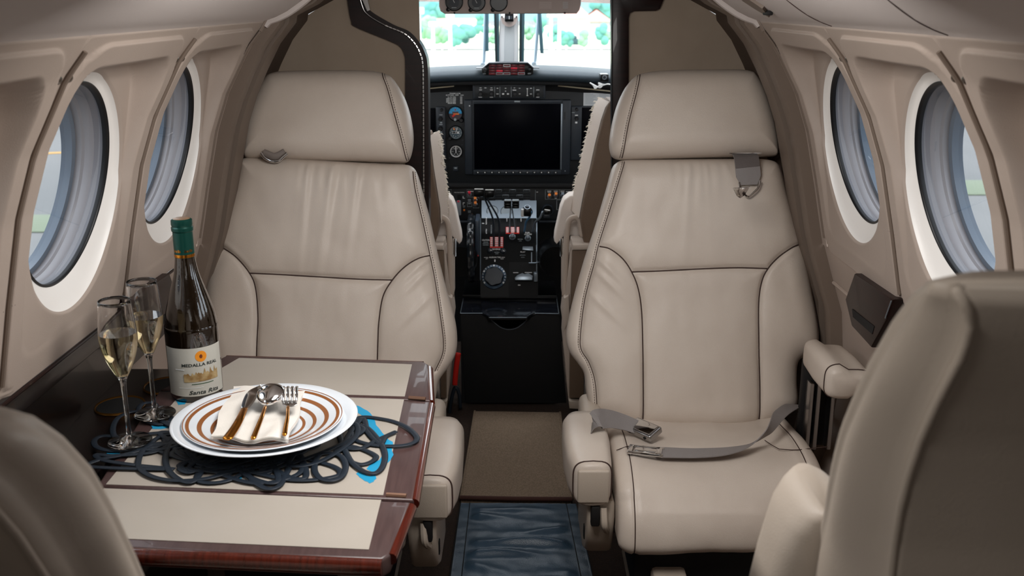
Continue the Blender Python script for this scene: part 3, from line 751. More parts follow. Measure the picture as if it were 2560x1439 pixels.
    pc = np.array(prof); cen = pc.mean(0); t = np.roll(pc, -1, 0) - np.roll(pc, 1, 0); nn = np.stack([t[:, 1], -t[:, 0]], 1); nn /= np.linalg.norm(nn, axis=1)[:, None]
    if ((pc-cen)*nn).sum() < 0: nn = -nn
    rings = []; Rr = .035; nx = 70
    from mathutils import noise
    for i in range(nx):
        f = i/(nx-1); c = .5-.5*math.cos(PI*f); x = x0 + (x1-x0)*(.6*c+.4*f)
        e = min(x-x0, x1-x); q = min(e/Rr, 1); ins = Rr*(1-math.sqrt(max(0, 1-(1-q)**2)))*.8
        lat = abs((x-(x0+x1)/2)/((x1-x0)/2))
        ring = []
        for (y, z), nv_ in zip(prof, nn):
            g = -ins
            g -= .004*math.exp(-((e-.034)/.0035)**2)              # side seam
            top = 1 if z > .33 else 0
            g += .010*(lat**3)*(1 if z > .35 else .3) - .004*(1-lat**2)*top
            g += .0045*noise.noise(Vector((x*9, y*9, z*9))) + .0018*noise.noise(Vector((x*26, y*12, z*18)))
            ring.append((x, y + nv_[0]*g, z + nv_[1]*g))
        rings.append(ring)
    V, Fc = loft(rings); cu = obj('seat_cushion', V, Fc, M['leather'], root, sharp=0)
    for e in (.034,):
        for xx in (x0+e, x1-e):
            k = min(range(nx), key=lambda i: abs(rings[i][0][0]-xx)); P = [Vector(p) for p in rings[k]]; P = P[4:70]
            P = [p + Vector((0, nn[j+4][0]*.0006, nn[j+4][1]*.0006)) for j, p in enumerate(P)]
            V, Fc = tubeg(P, .0011, 6); obj('seam', V, Fc, M['stitch'], cu, sharp=0)
    # seams across the cushion, thigh panel to side panels
    def cus(pts):
        P = []
        for (x, y) in pts:
            zz = np.interp(y, [1.727, 1.737, 1.762, 1.80, 1.85, 1.90, 1.96, 2.04, 2.12], [.262, .300, .338, .367, .385, .391, .388, .378, .368]); P.append(Vector((x, y, zz+.0035)))
        return smooth(P, 8)
    for q in ([(.215*1, 1.885), (.24, 1.90), (.262, 1.905)],):
        q = q if right else [(-a, b) for a, b in q]
        V, Fc = tubeg(cus(q), .0009, 6); obj('seam', V, Fc, M['stitch'], cu, sharp=0)
    # base under the cushion
    xm = (x0+x1)/2
    V, Fc = boxg((xm, 1.97, .170), (.34, .36, .11), .01); obj('seat_base', V, Fc, M['blackm'], root)
    for dx in (-.13, .13):
        V, Fc = boxg((xm+dx, 1.95, .06), (.045, .38, .115), .008); obj('pedestal_rail', V, Fc, M['leather_side'], root)
    V, Fc = boxg((xm-.10*sgn, 1.80, .10), (.07, .09, .16), .01); obj('front_leg', V, Fc, M['leather_side'], root)
    # inboard armrest: padded block with a piped end cap
    yf, yb = (1.775, 2.06) if right else (1.715, 2.03)
    xa, xb = (.122, .196) if right else (-.190, -.108)
    if not right: xa, xb = -.196, -.116
    zt, zb_ = .410, .328
    rings = []
    secs = [(yf-.004, -.016, -.004), (yf+.002, -.006, 0), (yf+.012, 0, 0), (yf+.06, .004, .004), (yf+.14, .008, .008), (yb-.05, .006, .004), (yb-.01, -.004, -.006), (yb, -.02, -.02)]
    for (y, gx, gz) in secs:
        ring = []
        for k in range(40):
            a = 2*PI*k/40; c, s = math.cos(a), math.sin(a)
            px = math.copysign(abs(c)**.42, c); pz = math.copysign(abs(s)**.42, s)
            bul = (.012 if (c*sgn < 0) else 0)*(1 if y > yf+.02 else .3)
            ring.append(((xa+xb)/2 + px*((xb-xa)/2 + gx + bul*.6), y, (zt+zb_)/2 + pz*((zt-zb_)/2 + gz) + (.006 if s > 0 else -.004)*(1-abs(c))))
        rings.append(ring)
    V, Fc = loft(rings); ar = obj('armrest', V, Fc, M['leather'], root, sharp=0)
    V, Fc = tubeg([Vector(p) + Vector((0, -.0015, 0)) for p in rings[2]], .0017, 6, closed=True); obj('piping', V, Fc, M['stitch'], ar, sharp=0)
    V, Fc = boxg(((xa+xb)/2, yf-.0035, (zt+zb_)/2), ((xb-xa)*.84, .010, (zt-zb_)*.86), .0045, 3); obj('end_cap', V, Fc, M['leather_side'], ar)
    # lever housing under the armrest
    hx = (xa+xb)/2 + .018*sgn
    pts = [(yf+.02, .325), (yf+.01, .29), (yf+.03, .235), (yf+.06, .19), (yf+.12, .16), (yf+.26, .15), (yf+.27, .32)]
    V, Fc = prismg([Vector((hx-.028, a, b)) for a, b in pts], (.056, 0, 0), .010, 3); hs_ = obj('lever_housing', V, Fc, M['leather_side'], root)
    V, Fc = boxg((hx-.012*sgn, yf+.012, .302), (.018, .03, .045), .004, 2); obj('lever_slot', V, Fc, M['dark'], hs_)
    V, Fc = tubeg(smooth([Vector((hx+.004, yf+.005, .318)), Vector((hx+.006, yf-.004, .285)), Vector((hx+.012, yf+.016, .262))], 6), .007, 8); obj('lever', V, Fc, M['leather_side'], hs_)
    V, Fc = boxg((hx-.028*sgn, yf+.06, .235), (.005, .016, .03), .002); obj('button', V, Fc, M['dark'], hs_)
    V, Fc = boxg(((xa+xb)/2+.02*sgn, yb+.05, .37), (.05, .14, .07), .02, 3); obj('arm_pivot_cover', V, Fc, M['leather_side'], root)
    V, Fc = boxg(((xa+xb)/2+.018*sgn, yb+.14, .42), (.016, .012, .10), .002); obj('pivot_bracket', V, Fc, M['chrome'], root)
    return root
rs = club_front(1); ls = club_front(-1)
# outboard armrest of the right seat on its metal posts
a0 = MB(); rings = []
for (y, g) in ((1.845, -.012), (1.852, -.003), (1.865, 0), (1.95, .001), (2.02, -.002), (2.05, -.012)):
    ring = []
    for k in range(36):
        t = 2*PI*k/36; c, s = math.cos(t), math.sin(t); px = math.copysign(abs(c)**.5, c); pz = math.copysign(abs(s)**.55, s)
        ring.append((.668 + px*(.046+g), y, .553 + pz*(.036+g) - (.012*pz if c > 0 else 0)))
    rings.append(ring)
V, Fc = loft(rings); ar = obj('armrest', V, Fc, M['leather'], rs, sharp=0)
V, Fc = tubeg([Vector(p)+Vector((0, -.001, 0)) for p in rings[2]], .0014, 6, closed=True); obj('piping', V, Fc, M['stitch'], ar, sharp=0)
for u in (2018, 2036, 2072):
    P = PY(u, 985, 2.0); Q = PY(u+3, 1085, 2.0); V, Fc = boxg(((P.x+Q.x)/2, 2.0, (P.z+Q.z)/2), (.009, .03, abs(P.z-Q.z)+.06), .002); obj('arm_post', V, Fc, M['chrome'], rs)
V, Fc = boxg((.665, 2.03, .44), (.075, .02, .20), .004); obj('arm_guard', V, Fc, M['dark'], rs)
# shoulder belt end hanging over the right backrest
def PP(u, v, dy=-.075): p = PL.loc(u, v); return PL.to3(p[0], p[1], -dy)
pts = smooth([PP(1846, 396, -.060), PP(1846, 402, -.074), PP(1848, 420, -.078), PP(1851, 450, -.078), PP(1852, 472, -.078)], 6)
V, Fc = ribbong(pts, [(1, 0, .02)]*len(pts), .0022, [.0275]*(len(pts)-7) + [.0275-.0015*k for k in range(7)]); sb = obj('shoulder_strap', V, Fc, M['belt'], rs)
V, Fc = ribbong([p + Vector((0, -.002, 0)) for p in pts[3:15]], [(1, 0, .02)]*12, .0015, [.0268]*12); obj('strap_stitch_patch', V, Fc, mat('webbing_patch', '#6d6562', .8, bump=('n', 1400, .8)), sb)
P = [PP(u, v, -.080) for u, v in [(1828, 466), (1832, 482), (1843, 497), (1850, 501), (1858, 496), (1874, 480), (1879, 462)]]
V, Fc = tubeg(smooth(P, 5), .0026, 8); obj('latch_loop', V, Fc, M['steel'], sb)
V, Fc = pxpoly([(1832, 470), (1876, 466), (1862, 488), (1851, 496), (1842, 490)], 2.045, .003, .001); obj('latch_plate', V, Fc, M['steel'], sb)
V, Fc = tubeg([PP(1808, 394, -.066), PP(1886, 394, -.066)], .0022, 8); obj('guide_bar', V, Fc, M['steel'], sb)
# belt guide buckle on the left backrest
g = [PP(u, v, -.066) for u, v in [(672, 393), (680, 404), (696, 412), (712, 412), (724, 402), (734, 394)]]
V, Fc = tubeg(smooth(g, 6), .0042, 10); sb = obj('belt_guide', V, Fc, M['steel'], ls)
g = [PP(u, v, -.064) for u, v in [(676, 391), (690, 397), (700, 401), (712, 399), (728, 390)]]
V, Fc = tubeg(smooth(g, 6), .0085, 10, flat=(.008, .005), up=(0, -1, 0)); obj('guide_cover', V, Fc, mat('grey_guide', '#7d736d', .45), sb)
# lap belt of the right seat
def cz(x, y): return float(np.interp(y, [1.727, 1.737, 1.762, 1.80, 1.85, 1.90, 1.96, 2.04, 2.12], [.262, .300, .338, .367, .385, .391, .388, .378, .368]))
def on_seat(u, v, lift=.006):
    P = PZ(u, v, .388)
    for _ in range(6): P = PZ(u, v, cz(P.x, P.y) + lift)
    return P
lb = empty('lap_belt_anchor', (0, 0, 0)); bpy.data.objects.remove(lb)
L1 = smooth([on_seat(2004, 1024, .0), on_seat(1988, 1012, .04), on_seat(1950, 1035, .055), on_seat(1922, 1075, .04), on_seat(1880, 1108, .02), on_seat(1820, 1126, .012), on_seat(1740, 1132, .010), on_seat(1650, 1130, .010)], 8)
n = len(L1); sides = []
for i in range(n):
    f = i/(n-1); sides.append(Vector((.9*(1-f)+.1*f, .35+.45*f, -.25+.3*f)).normalized())
V, Fc = ribbong(L1, sides, .002, [.021 - .010*math.sin(PI*min(1, i/(n-1)*1.25))**2 for i in range(n)]); lb = obj('lap_belt', V, Fc, M['belt'], rs)
c = on_seat(1615, 1126, .011)
bk = MB()
yaw = math.radians(-14); R3 = Matrix.Rotation(yaw, 3, 'Z')
for s in ((0, .016, .072, .006), (0, -.016, .072, .006)): bk.add(*boxg(c + R3 @ Vector((s[0], s[1], 0)), (s[2], s[3], .006), .002, R=R3))
bk.add(*boxg(c + R3 @ Vector((-.032, 0, 0)), (.010, .038, .006), .003, R=R3)); bk.add(*boxg(c + R3 @ Vector((.026, 0, 0)), (.014, .036, .008), .003, R=R3)); bk.add(*boxg(c + R3 @ Vector((.0, 0, .002)), (.045, .020, .004), .0015, R=R3))
bk.build('buckle_tongue', M['steel'], lb)
L2 = smooth([on_seat(1478, 1075, .030), on_seat(1490, 1050, .055), on_seat(1520, 1046, .050), on_seat(1560, 1055, .035), on_seat(1600, 1070, .020)], 8); n = len(L2)
V, Fc = ribbong(L2, [Vector((.25, .75, .55)).normalized()]*n, .002, [.024-.008*i/n for i in range(n)]); lb2 = obj('lap_belt', V, Fc, M['belt'], rs)
c = on_seat(1610, 1073, .020); R3 = Matrix.Rotation(math.radians(-50), 3, 'Z') @ Matrix.Rotation(math.radians(20), 3, 'X')
V, Fc = boxg(c, (.070, .040, .016), .004, 3, R=R3); bo = obj('buckle', V, Fc, M['chrome'], lb2)
for d in ((-.022, -.0205, .001), (.020, -.0205, .0)):
    V, Fc = latheg([(.0001, .0012), (.0035, .0012), (.0035, -.001)], c + R3 @ Vector(d), 12, R3 @ Vector((0, -1, 0))); obj('rivet', V, Fc, M['dark'], bo)
V, Fc = boxg(c + R3 @ Vector((-.008, .004, .0085)), (.030, .010, .002), .001, R=R3); obj('release_slot', V, Fc, M['dark'], bo)
V, Fc = boxg(c + R3 @ Vector((0, 0, .0085)), (.060, .030, .003), .0015, R=R3); obj('release_lid', V, Fc, M['steel'], bo)

cq = [c_ for c_ in rs.children if c_.name.startswith('seat_cushion')][0]
for q in ([(1912, 1100), (1930, 1112), (1948, 1122)], [(1948, 1122), (1990, 1124), (2030, 1120), (2068, 1116)]):
    V, Fc = tubeg(smooth([on_seat(u, v, .0045) for u, v in q], 8), .0009, 6); obj('seam', V, Fc, M['stitch'], cq, sharp=0)
# ------------------------------------------------------------------ near seats seen from behind
def near_seat(sg, secs, label, m_back):
    """secs: list of (z, inner x, outer x, y back, y front, corner radius)"""
    root = empty('club_seat', (sg*.46, .5, 0), label, 'seat', 'beige leather cabin seats')
    rings = []; zs = [s[0] for s in secs]; pip = []
    for z in np.linspace(zs[0], zs[-1], 70):
        xi, xo, yb, yf, r, xp = [float(np.interp(z, zs, [s[k] for s in secs])) for k in range(1, 7)]
        cor = [(xi, yf, .020), (xp, yb, r), (xo, yb, .03), (xo, yf, .03)]; ring = []
        for i, (x, y, rr_) in enumerate(cor):
            a = np.array(cor[i-1][:2]); b = np.array(cor[(i+1) % 4][:2]); p = np.array((x, y)); da = (a-p)/np.linalg.norm(a-p); db = (b-p)/np.linalg.norm(b-p)
            rr_ = min(rr_, np.linalg.norm(a-p)*.45, np.linalg.norm(b-p)*.45)
            for k in range(12):
                t = k/11; q = (p+da*rr_)*(1-t)**2 + 2*p*t*(1-t) + (p+db*rr_)*t*t; ring.append((sg*q[0], q[1], z))
            for k in range(1, 8):
                t = k/8; q = (p+db*rr_)*(1-t) + (b - db*min(cor[(i+1) % 4][2], .45*np.linalg.norm(b-p)))*t; bul = .012*math.sin(PI*t)*(1 if i in (0, 1) else .3); nrm = np.array((-db[1], db[0]))
                if i == 0: nrm = np.array((-1., 0)) if nrm[0] > 0 else nrm
                if (nrm @ (p - np.array(((xi+xo)/2, (yb+yf)/2)))) < 0: nrm = -nrm
                q = q + nrm*bul; ring.append((sg*q[0], q[1], z))
        rings.append(ring); i0 = 19; pip.append(Vector(ring[i0+5]))
    V, Fc = loft(rings); o = obj('backrest', V, Fc, m_back, root, sharp=0)
    return root, o, pip
def ramp_top(base, ztop, n=9, dx=.05, dy=.05):
    return base
pk_ = [(2365, 712, .520), (2405, 742, .522), (2428, 790, .527), (2427, 840, .533), (2405, 895, .545), (2365, 965, .56), (2325, 1050, .578), (2290, 1130, .594), (2262, 1220, .608), (2240, 1320, .622), (2226, 1440, .635)]
pk_ = [PY(*q) for q in pk_]; pkz = [p.z for p in pk_][::-1]; pkx = [p.x for p in pk_][::-1]; pky = [p.y for p in pk_][::-1]
sR = []
for z, xi, xo, yf in ((.30, .272, .66, .90), (.60, .268, .66, .85), (.80, .260, .66, .79), (.87, .255, .655, .755), (.91, .247, .65, .73), (.945, .242, .63, .71), (.977, .238, .61, .69), (1.01, .235, .60, .665), (1.045, .234, .585, .64), (1.085, .238, .565, .615), (1.105, .242, .55, .60), (1.117, .246, .54, .588), (1.124, .250, .52, .576), (1.130, .258, .50, .560)):
    xp = float(np.interp(z, pkz, pkx)); yb = float(np.interp(z, pkz, pky)) + max(0, .87-z)*.25
    sR.append((z, xi, xo, yb, yf, .010, xp))
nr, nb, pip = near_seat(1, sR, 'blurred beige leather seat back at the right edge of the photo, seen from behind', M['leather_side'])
# wide side bolster with piped edge
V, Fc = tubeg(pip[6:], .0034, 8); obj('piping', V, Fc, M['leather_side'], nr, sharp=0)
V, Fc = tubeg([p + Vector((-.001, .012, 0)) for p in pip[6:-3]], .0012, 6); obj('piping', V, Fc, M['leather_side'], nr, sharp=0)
# side wing / arm at its lower inboard corner
def solid_px(name, pts, y, dep, bev, m, par, seg=4): V, Fc = pxpoly(pts, y, dep, bev); return obj(name, V, Fc, m, par, sharp=0)
w_ = MB(); rings = []
for (v, ul, ur) in ((1275, 2052, 2110), (1282, 2030, 2135), (1300, 2005, 2160), (1340, 1975, 2190), (1400, 1952, 2215), (1460, 1932, 2240), (1560, 1905, 2260)):
    a = PY(ul, v, .76); b = PY(ur, v, .76); ring = []
    for k in range(28):
        t = 2*PI*k/28; c, s = math.cos(t), math.sin(t)
        ring.append(((a.x+b.x)/2 + math.copysign(abs(c)**.6, c)*(b.x-a.x)/2, .80 + math.copysign(abs(s)**.6, s)*.05, a.z))
    rings.append(ring)
V, Fc = loft(rings); ar = obj('armrest', V, Fc, M['leather_side'], nr, sharp=0)  # duller leather tone darkens the arm in place of shade
q = smooth([PY(2062, 1290, .742), PY(2100, 1318, .740), PY(2118, 1335, .740), PY(2095, 1352, .738), PY(2070, 1380, .738), PY(2050, 1440, .738)], 6)
V, Fc = tubeg(q, .0018, 6); obj('seam', V, Fc, M['stitch'], ar, sharp=0)
sL = [(.30, .295, .70, .70, .84, .05), (.60, .290, .70, .66, .80, .05), (.80, .288, .70, .60, .72, .05), (.86, .286, .70, .58, .69, .05), (.913, .287, .695, .555, .665, .05), (.951, .292, .69, .54, .65, .05), (.985, .300, .68, .525, .63, .05), (1.005, .309, .66, .515, .615, .05), (1.018, .322, .64, .512, .60, .05), (1.024, .342, .62, .518, .59, .05), (1.026, .37, .60, .53, .58, .05)]
sL = [(a+.012, b, min(c, .57), d, e, .03, b+.006) for a, b, c, d, e, f in sL]
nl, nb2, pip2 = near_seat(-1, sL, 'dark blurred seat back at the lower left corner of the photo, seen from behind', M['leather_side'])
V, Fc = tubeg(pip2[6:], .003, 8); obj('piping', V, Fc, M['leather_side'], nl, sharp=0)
for r_, sg in ((nr, 1), (nl, -1)):
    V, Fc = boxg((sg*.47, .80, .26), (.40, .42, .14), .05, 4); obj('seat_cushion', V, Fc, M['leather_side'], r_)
    V, Fc = boxg((sg*.47, .80, .10), (.30, .34, .20), .01); obj('seat_base', V, Fc, M['blackm'], r_)
# ================================================================== FLOOR COVERINGS
zc_ = .012
q = [PZ(1187, 1027, .02), PZ(1400, 1030, .02), PZ(1428, 1246, .02), PZ(1152, 1243, .02)]
def quadsurf(q, nx, ny, fn, th):
    G = np.zeros((ny, nx, 3))
    for j in range(ny):
        for i in range(nx):
            a = q[0].lerp(q[1], i/(nx-1)); b = q[3].lerp(q[2], i/(nx-1)); p = a.lerp(b, j/(ny-1)); G[j, i] = (p.x, p.y, p.z + fn(i/(nx-1), j/(ny-1), p))
    V, Fc = gridg(G); V = [Vector(v) for v in V]; n = len(V)
    edge = [i for i in range(nx)] + [(j+1)*nx-1 for j in range(1, ny)] + [(ny-1)*nx + i for i in range(nx-2, -1, -1)] + [j*nx for j in range(ny-2, 0, -1)]
    B = [Vector((V[e].x, V[e].y, th)) for e in edge]; V += B; m = len(edge)
    for k in range(m): l = (k+1) % m; Fc.append([edge[k], n+k, n+l, edge[l]])
    return V, Fc
from mathutils import noise as NZ
V, Fc = quadsurf(q, 30, 40, lambda a, b, p: .0015*NZ.noise(p*12), 0)
ac = obj('aisle_carpet', V, Fc, M['carpet'], label='worn tan carpet runner on the aisle floor in front of the black cockpit pedestal', cat='carpet')
bb = [p for p in (PZ(1150, 1243, .022), PZ(1290, 1246, .022), PZ(1430, 1247, .022))]
V, Fc = tubeg(bb, .006, 8); obj('binding', V, Fc, M['binding'], ac)
for e in ((q[0], q[3]), (q[1], q[2])):
    V, Fc = tubeg([e[0], e[1]], .0035, 8); obj('binding', V, Fc, M['carpet'], ac)
q2 = [PZ(1150, 1256, .018), PZ(1440, 1258, .018), PZ(1492, 1480, .018), PZ(1118, 1480, .018)]
def wr(a, b, p):
    e = min(a, 1-a); m = min(1, max(0, (e-.10)/.08)); h = 0
    for (b0, amp, w_, sl, ph) in ((.10, .006, .030, .03, 0), (.22, .010, .035, .10, 1), (.36, .008, .03, -.04, 2), (.50, .013, .04, .06, 3), (.62, .010, .035, -.02, 4), (.80, .012, .05, .12, 5), (.92, .008, .03, 0, 6)):
        bc = b0 + sl*(a-.5) + .018*math.sin(a*7+ph*2.1); am = amp*(.55+.45*math.sin(a*5+ph*1.7)); h += 1.5*am*math.exp(-((b-bc)/w_)**2)
    return h*m + .0012*NZ.noise(p*40)
V, Fc = quadsurf(q2, 80, 110, wr, 0)
lm = obj('leather_mat', V, Fc, M['mat'], label='wrinkled blue-grey leather mat lying on the aisle floor nearest the camera', cat='mat', sharp=0)
for f in (.085, .915):
    P = [q2[0].lerp(q2[1], f).lerp(q2[3].lerp(q2[2], f), t) + Vector((0, 0, .0012)) for t in np.linspace(.0, 1, 20)]
    V, Fc = tubeg(P, .0012, 6); obj('seam', V, Fc, M['blackm'], lm)
P = [q2[3].lerp(q2[0], t) for t in (0, 1)]; V, Fc = tubeg([p + Vector((.001, 0, 0)) for p in P], .002, 6); obj('edge', V, Fc, M['blackm'], lm)

# ================================================================== TABLE
TZ = .65; TH = .026
tb = empty('folding_table', (-.37, 1.4, 0), 'mahogany-rimmed folding table with beige leaves, in front of the left seat', 'table')
def tp(u, v, z=TZ): return PZ(u, v, z)
j1 = [tp(400, 976), tp(1078, 1000)]; j2 = [tp(262, 1216), tp(1033, 1250)]
leaf1 = [tp(566, 887), tp(1058, 902), tp(1072, 910), tp(1076, 999), tp(400, 973)]
leaf2 = [tp(397, 976), tp(1077, 1002), tp(1034, 1248), tp(240, 1214)]
leaf3 = [tp(238, 1218), tp(1028, 1253), tp(975, 1385), tp(955, 1397), tp(120, 1360)]
for lf in (leaf1, leaf2, leaf3):
    V, Fc = prismg([p + Vector((0, 0, -TH)) for p in lf], (0, 0, TH), .0045, 3)
    lo = obj('table_leaf', V, Fc, M['wood_t'], tb)
V, Fc = prismg([p + Vector((0, 0, -.014)) for p in [tp(598, 895), tp(1030, 911), tp(1012, 991), tp(462, 974)]], (0, 0, .0148)); obj('beige_inset', V, Fc, M['laminate'], tb)
V, Fc = prismg([p + Vector((0, 0, -.014)) for p in [tp(455, 981), tp(1010, 999), tp(958, 1238), tp(265, 1211)]], (0, 0, .0148)); obj('beige_inset', V, Fc, M['laminate'], tb)
V, Fc = prismg([p + Vector((0, 0, -.014)) for p in [tp(260, 1221), tp(953, 1250), tp(922, 1374), tp(200, 1342)]], (0, 0, .0148)); obj('beige_inset', V, Fc, M['laminate'], tb)
# mahogany rim roll along the aisle edge and the front edge
for a, b in ((tp(1072, 912), tp(1076, 999)), (tp(1077, 1003), tp(1034, 1247)), (tp(1028, 1254), tp(976, 1384))):
    d = (b-a).normalized(); V, Fc = tubeg([a + d*.002 + Vector((0, 0, -.008)), b - d*.002 + Vector((0, 0, -.008))], .0075, 10); obj('edge_roll', V, Fc, M['wood_e'], tb)
a, b = tp(120, 1360), tp(955, 1396); V, Fc = tubeg([a + Vector((0, 0, -.011)), b + Vector((0, 0, -.011))], .0105, 12); obj('edge_roll', V, Fc, M['wood_e'], tb)
a, b = tp(566, 888), tp(1058, 903); V, Fc = tubeg([a + Vector((0, 0, -.008)), b + Vector((0, 0, -.008))], .008, 12); obj('edge_roll', V, Fc, M['wood_e'], tb)
for (u0, v0, u1, v1) in ((1022, 995, 1064, 998), (966, 1238, 1016, 1241)):
    V, Fc = tubeg([tp(u0, v0) + Vector((0, 0, .001)), tp(u1, v1) + Vector((0, 0, .001))], .0035, 8); obj('hinge', V, Fc, mat('brass_hinge', '#8a6a58', .35, .6), tb)
# stowage arm of the table going down to the side wall
V, Fc = boxg((-.54, 1.36, .56), (.05, .40, .12), .01); obj('support_arm', V, Fc, M['console'], tb)
# blue map print, flat on the beige leaves
pr = [[(886, 1014), (900, 1016), (918, 1026), (930, 1038), (937, 1050), (940, 1062), (952, 1076), (962, 1088), (970, 1098), (982, 1104), (980, 1118), (984, 1136), (976, 1150), (962, 1160), (950, 1172), (940, 1182), (941, 1196), (934, 1204), (924, 1208), (912, 1202), (898, 1192), (890, 1184), (896, 1178), (912, 1184), (926, 1190), (930, 1180), (916, 1172), (930, 1158), (948, 1150), (958, 1138), (962, 1124), (954, 1108), (940, 1092), (922, 1082), (918, 1064), (908, 1040), (892, 1030)],
      [(432, 992), (448, 986), (470, 994), (462, 1010), (446, 1012)], [(585, 1194), (606, 1190), (604, 1201), (590, 1202)], [(266, 1128), (286, 1126), (300, 1132), (296, 1142), (266, 1146)],
      [(344, 1084), (372, 1082), (376, 1090), (340, 1092)], [(378, 1064), (430, 1056), (440, 1062), (404, 1072), (380, 1072)], [(478, 1148), (520, 1146), (530, 1152), (490, 1158)]]
for q in pr:
    r_ = random.Random(len(q)); Q = []
    for i in range(len(q)):
        a, b = q[i], q[(i+1) % len(q)]; Q.append(a); Q.append(((a[0]+b[0])/2 + r_.uniform(-2.5, 2.5), (a[1]+b[1])/2 + r_.uniform(-1.5, 1.5)))
    V, Fc = prismg([tp(u, v, TZ+.0009) for u, v in Q], (0, 0, .0003)); obj('map_print', V, Fc, M['blue'], tb)

# ------------------------------------------------------------------ placemat of looping rubber bands
MZ = TZ+.0035
C0 = PZ(640, 1108, MZ); hx_ = abs(PZ(1043, 1085, MZ).x - PZ(240, 1120, MZ).x)/2*.88; hy_ = .135
loops = [[(893, 1044), (960, 1047), (1012, 1064), (1042, 1092), (1028, 1108), (985, 1114), (925, 1110), (880, 1090)],
 [(600, 1150), (615, 1180), (640, 1207), (670, 1221), (697, 1214), (712, 1190), (722, 1160), (700, 1120), (640, 1110)],
 [(380, 1110), (345, 1155), (368, 1185), (430, 1200), (510, 1196), (575, 1180), (650, 1165), (700, 1150), (640, 1120), (500, 1110)],
 [(330, 1098), (262, 1089), (236, 1100), (244, 1118), (290, 1126), (380, 1115)],
 [(228, 1166), (250, 1148), (300, 1138), (370, 1120), (420, 1110), (380, 1130), (290, 1138), (240, 1136), (260, 1150), (340, 1162), (430, 1172)],
 [(420, 1060), (350, 1028), (300, 1040), (282, 1070), (292, 1098), (330, 1120), (420, 1120), (470, 1090)],
 [(400, 1030), (385, 1008), (358, 1008), (346, 1024), (356, 1046), (400, 1060), (430, 1046)],
 [(850, 1075), (870, 1140), (900, 1172), (934, 1182), (956, 1166), (962, 1132), (944, 1096), (905, 1062)],
 [(800, 1135), (786, 1170), (800, 1194), (830, 1200), (856, 1188), (864, 1160), (846, 1136)],
 [(480, 1160), (560, 1170), (640, 1182), (720, 1198), (790, 1198), (850, 1184), (820, 1160), (700, 1140)],
 [(905, 1046), (920, 1080), (950, 1108), (964, 1090), (990, 1078), (940, 1100), (900, 1120), (860, 1110)],
 [(500, 1175), (470, 1180), (450, 1170), (478, 1150), (540, 1140), (600, 1158), (560, 1178)],
 [(880, 1115), (940, 1140), (900, 1160), (840, 1130)], [(400, 1080), (470, 1085), (520, 1100), (440, 1105)]]
pm = MB(); rr = random.Random(5)
for i, lp in enumerate(loops):
    P = smooth([PZ(u, v, MZ + (i % 3)*.0006) for u, v in lp], 8, True); V, Fc = tubeg(P, 1, 8, True, up=(0, 0, 1), flat=(.0046, .0013)); pm.add(V, Fc)
for i in range(26):
    a0 = rr.uniform(0, 2*PI); n = rr.choice((5, 6, 7)); P = []
    cx = C0.x + math.cos(a0)*hx_*rr.uniform(.15, .55); cy = C0.y + math.sin(a0)*hy_*rr.uniform(.1, .5); ro = rr.uniform(0, PI); rx = rr.uniform(.05, .13); ry = rr.uniform(.02, .05)
    for k in range(n):
        t = 2*PI*k/n; x = math.cos(t)*rx*rr.uniform(.7, 1.15); y = math.sin(t)*ry*rr.uniform(.7, 1.2)
        X = cx + x*math.cos(ro) - y*math.sin(ro); Y = cy + x*math.sin(ro) + y*math.cos(ro)
        ex, ey = (X-C0.x)/hx_, (Y-C0.y)/hy_; e = math.hypot(ex, ey)
        if e > .95: X = C0.x + (X-C0.x)*.95/e; Y = C0.y + (Y-C0.y)*.95/e
        P.append(Vector((X, Y, MZ + (i % 4)*.0006)))
    V, Fc = tubeg(smooth(P, 8, True), 1, 8, True, up=(0, 0, 1), flat=(.0046, .0013)); pm.add(V, Fc)
pm.build('placemat', M['rubber'], label='slate-coloured placemat of tangled rubber loops under the white plate', cat='placemat', sharp=0)

# ------------------------------------------------------------------ plates
pc = PZ(665, 1062, TZ+.022); pz = TZ + .0075
PRr = abs(PZ(892, 1050, TZ+.03).x - PZ(437, 1050, TZ+.03).x)/2
pc = Vector(((PZ(892, 1050, TZ+.03).x + PZ(437, 1050, TZ+.03).x)/2, PZ(665, 1051, TZ+.030).y, pz))
big = [(.0001, .002), (.055, .002), (.060, 0), (.066, 0), (.070, .004), (.088, .008), (PRr-.012, .0235), (PRr, .0275), (PRr+.0005, .0285), (PRr-.001, .0292), (PRr-.012, .0262), (.092, .0125), (.080, .0085), (.072, .0065), (.0001, .0065)]
V, Fc = latheg(big, pc, 96); ch = obj('charger_plate', V, Fc, M['porc'], label='large plain white plate resting on the slate placemat', cat='plate', sharp=0)
ic = Vector((PZ(662, 1038, TZ+.035).x, PZ(662, 1040, TZ+.037).y, pz+.0075)); r1 = .117
sm_ = [(.0001, .001), (.05, .001), (.054, 0), (.058, 0), (.062, .003), (.078, .007), (r1-.010, .0175), (r1, .0205), (r1+.0003, .0212), (r1-.001, .0217), (r1-.010, .0196), (.080, .0105), (.068, .0068), (.060, .0054), (.0001, .005)]
V, Fc = latheg(sm_, ic, 96); dp = obj('dinner_plate', V, Fc, M['porc'], label='white dinner plate with concentric gold rings, stacked on the plain plate', cat='plate', sharp=0)
tr_, tz_ = zip(*sorted([(.0, .005), (.060, .0054), (.068, .0068), (.080, .0105), (r1-.010, .0196), (r1-.001, .0217)]))
def prz(r): return float(np.interp(r, tr_, tz_))
for (ra, rb) in ((.1065, .1115), (.0890, .0955), (.0715, .0770), (.0560, .0605), (.1145, .1158)):
    n = 5; prof = [(ra + (rb-ra)*k/n, prz(ra + (rb-ra)*k/n)+.0004) for k in range(n+1)]; V, Fc = latheg(prof, ic, 96, closed=False); obj('gold_ring', V, Fc, M['bronze'], dp, sharp=0)

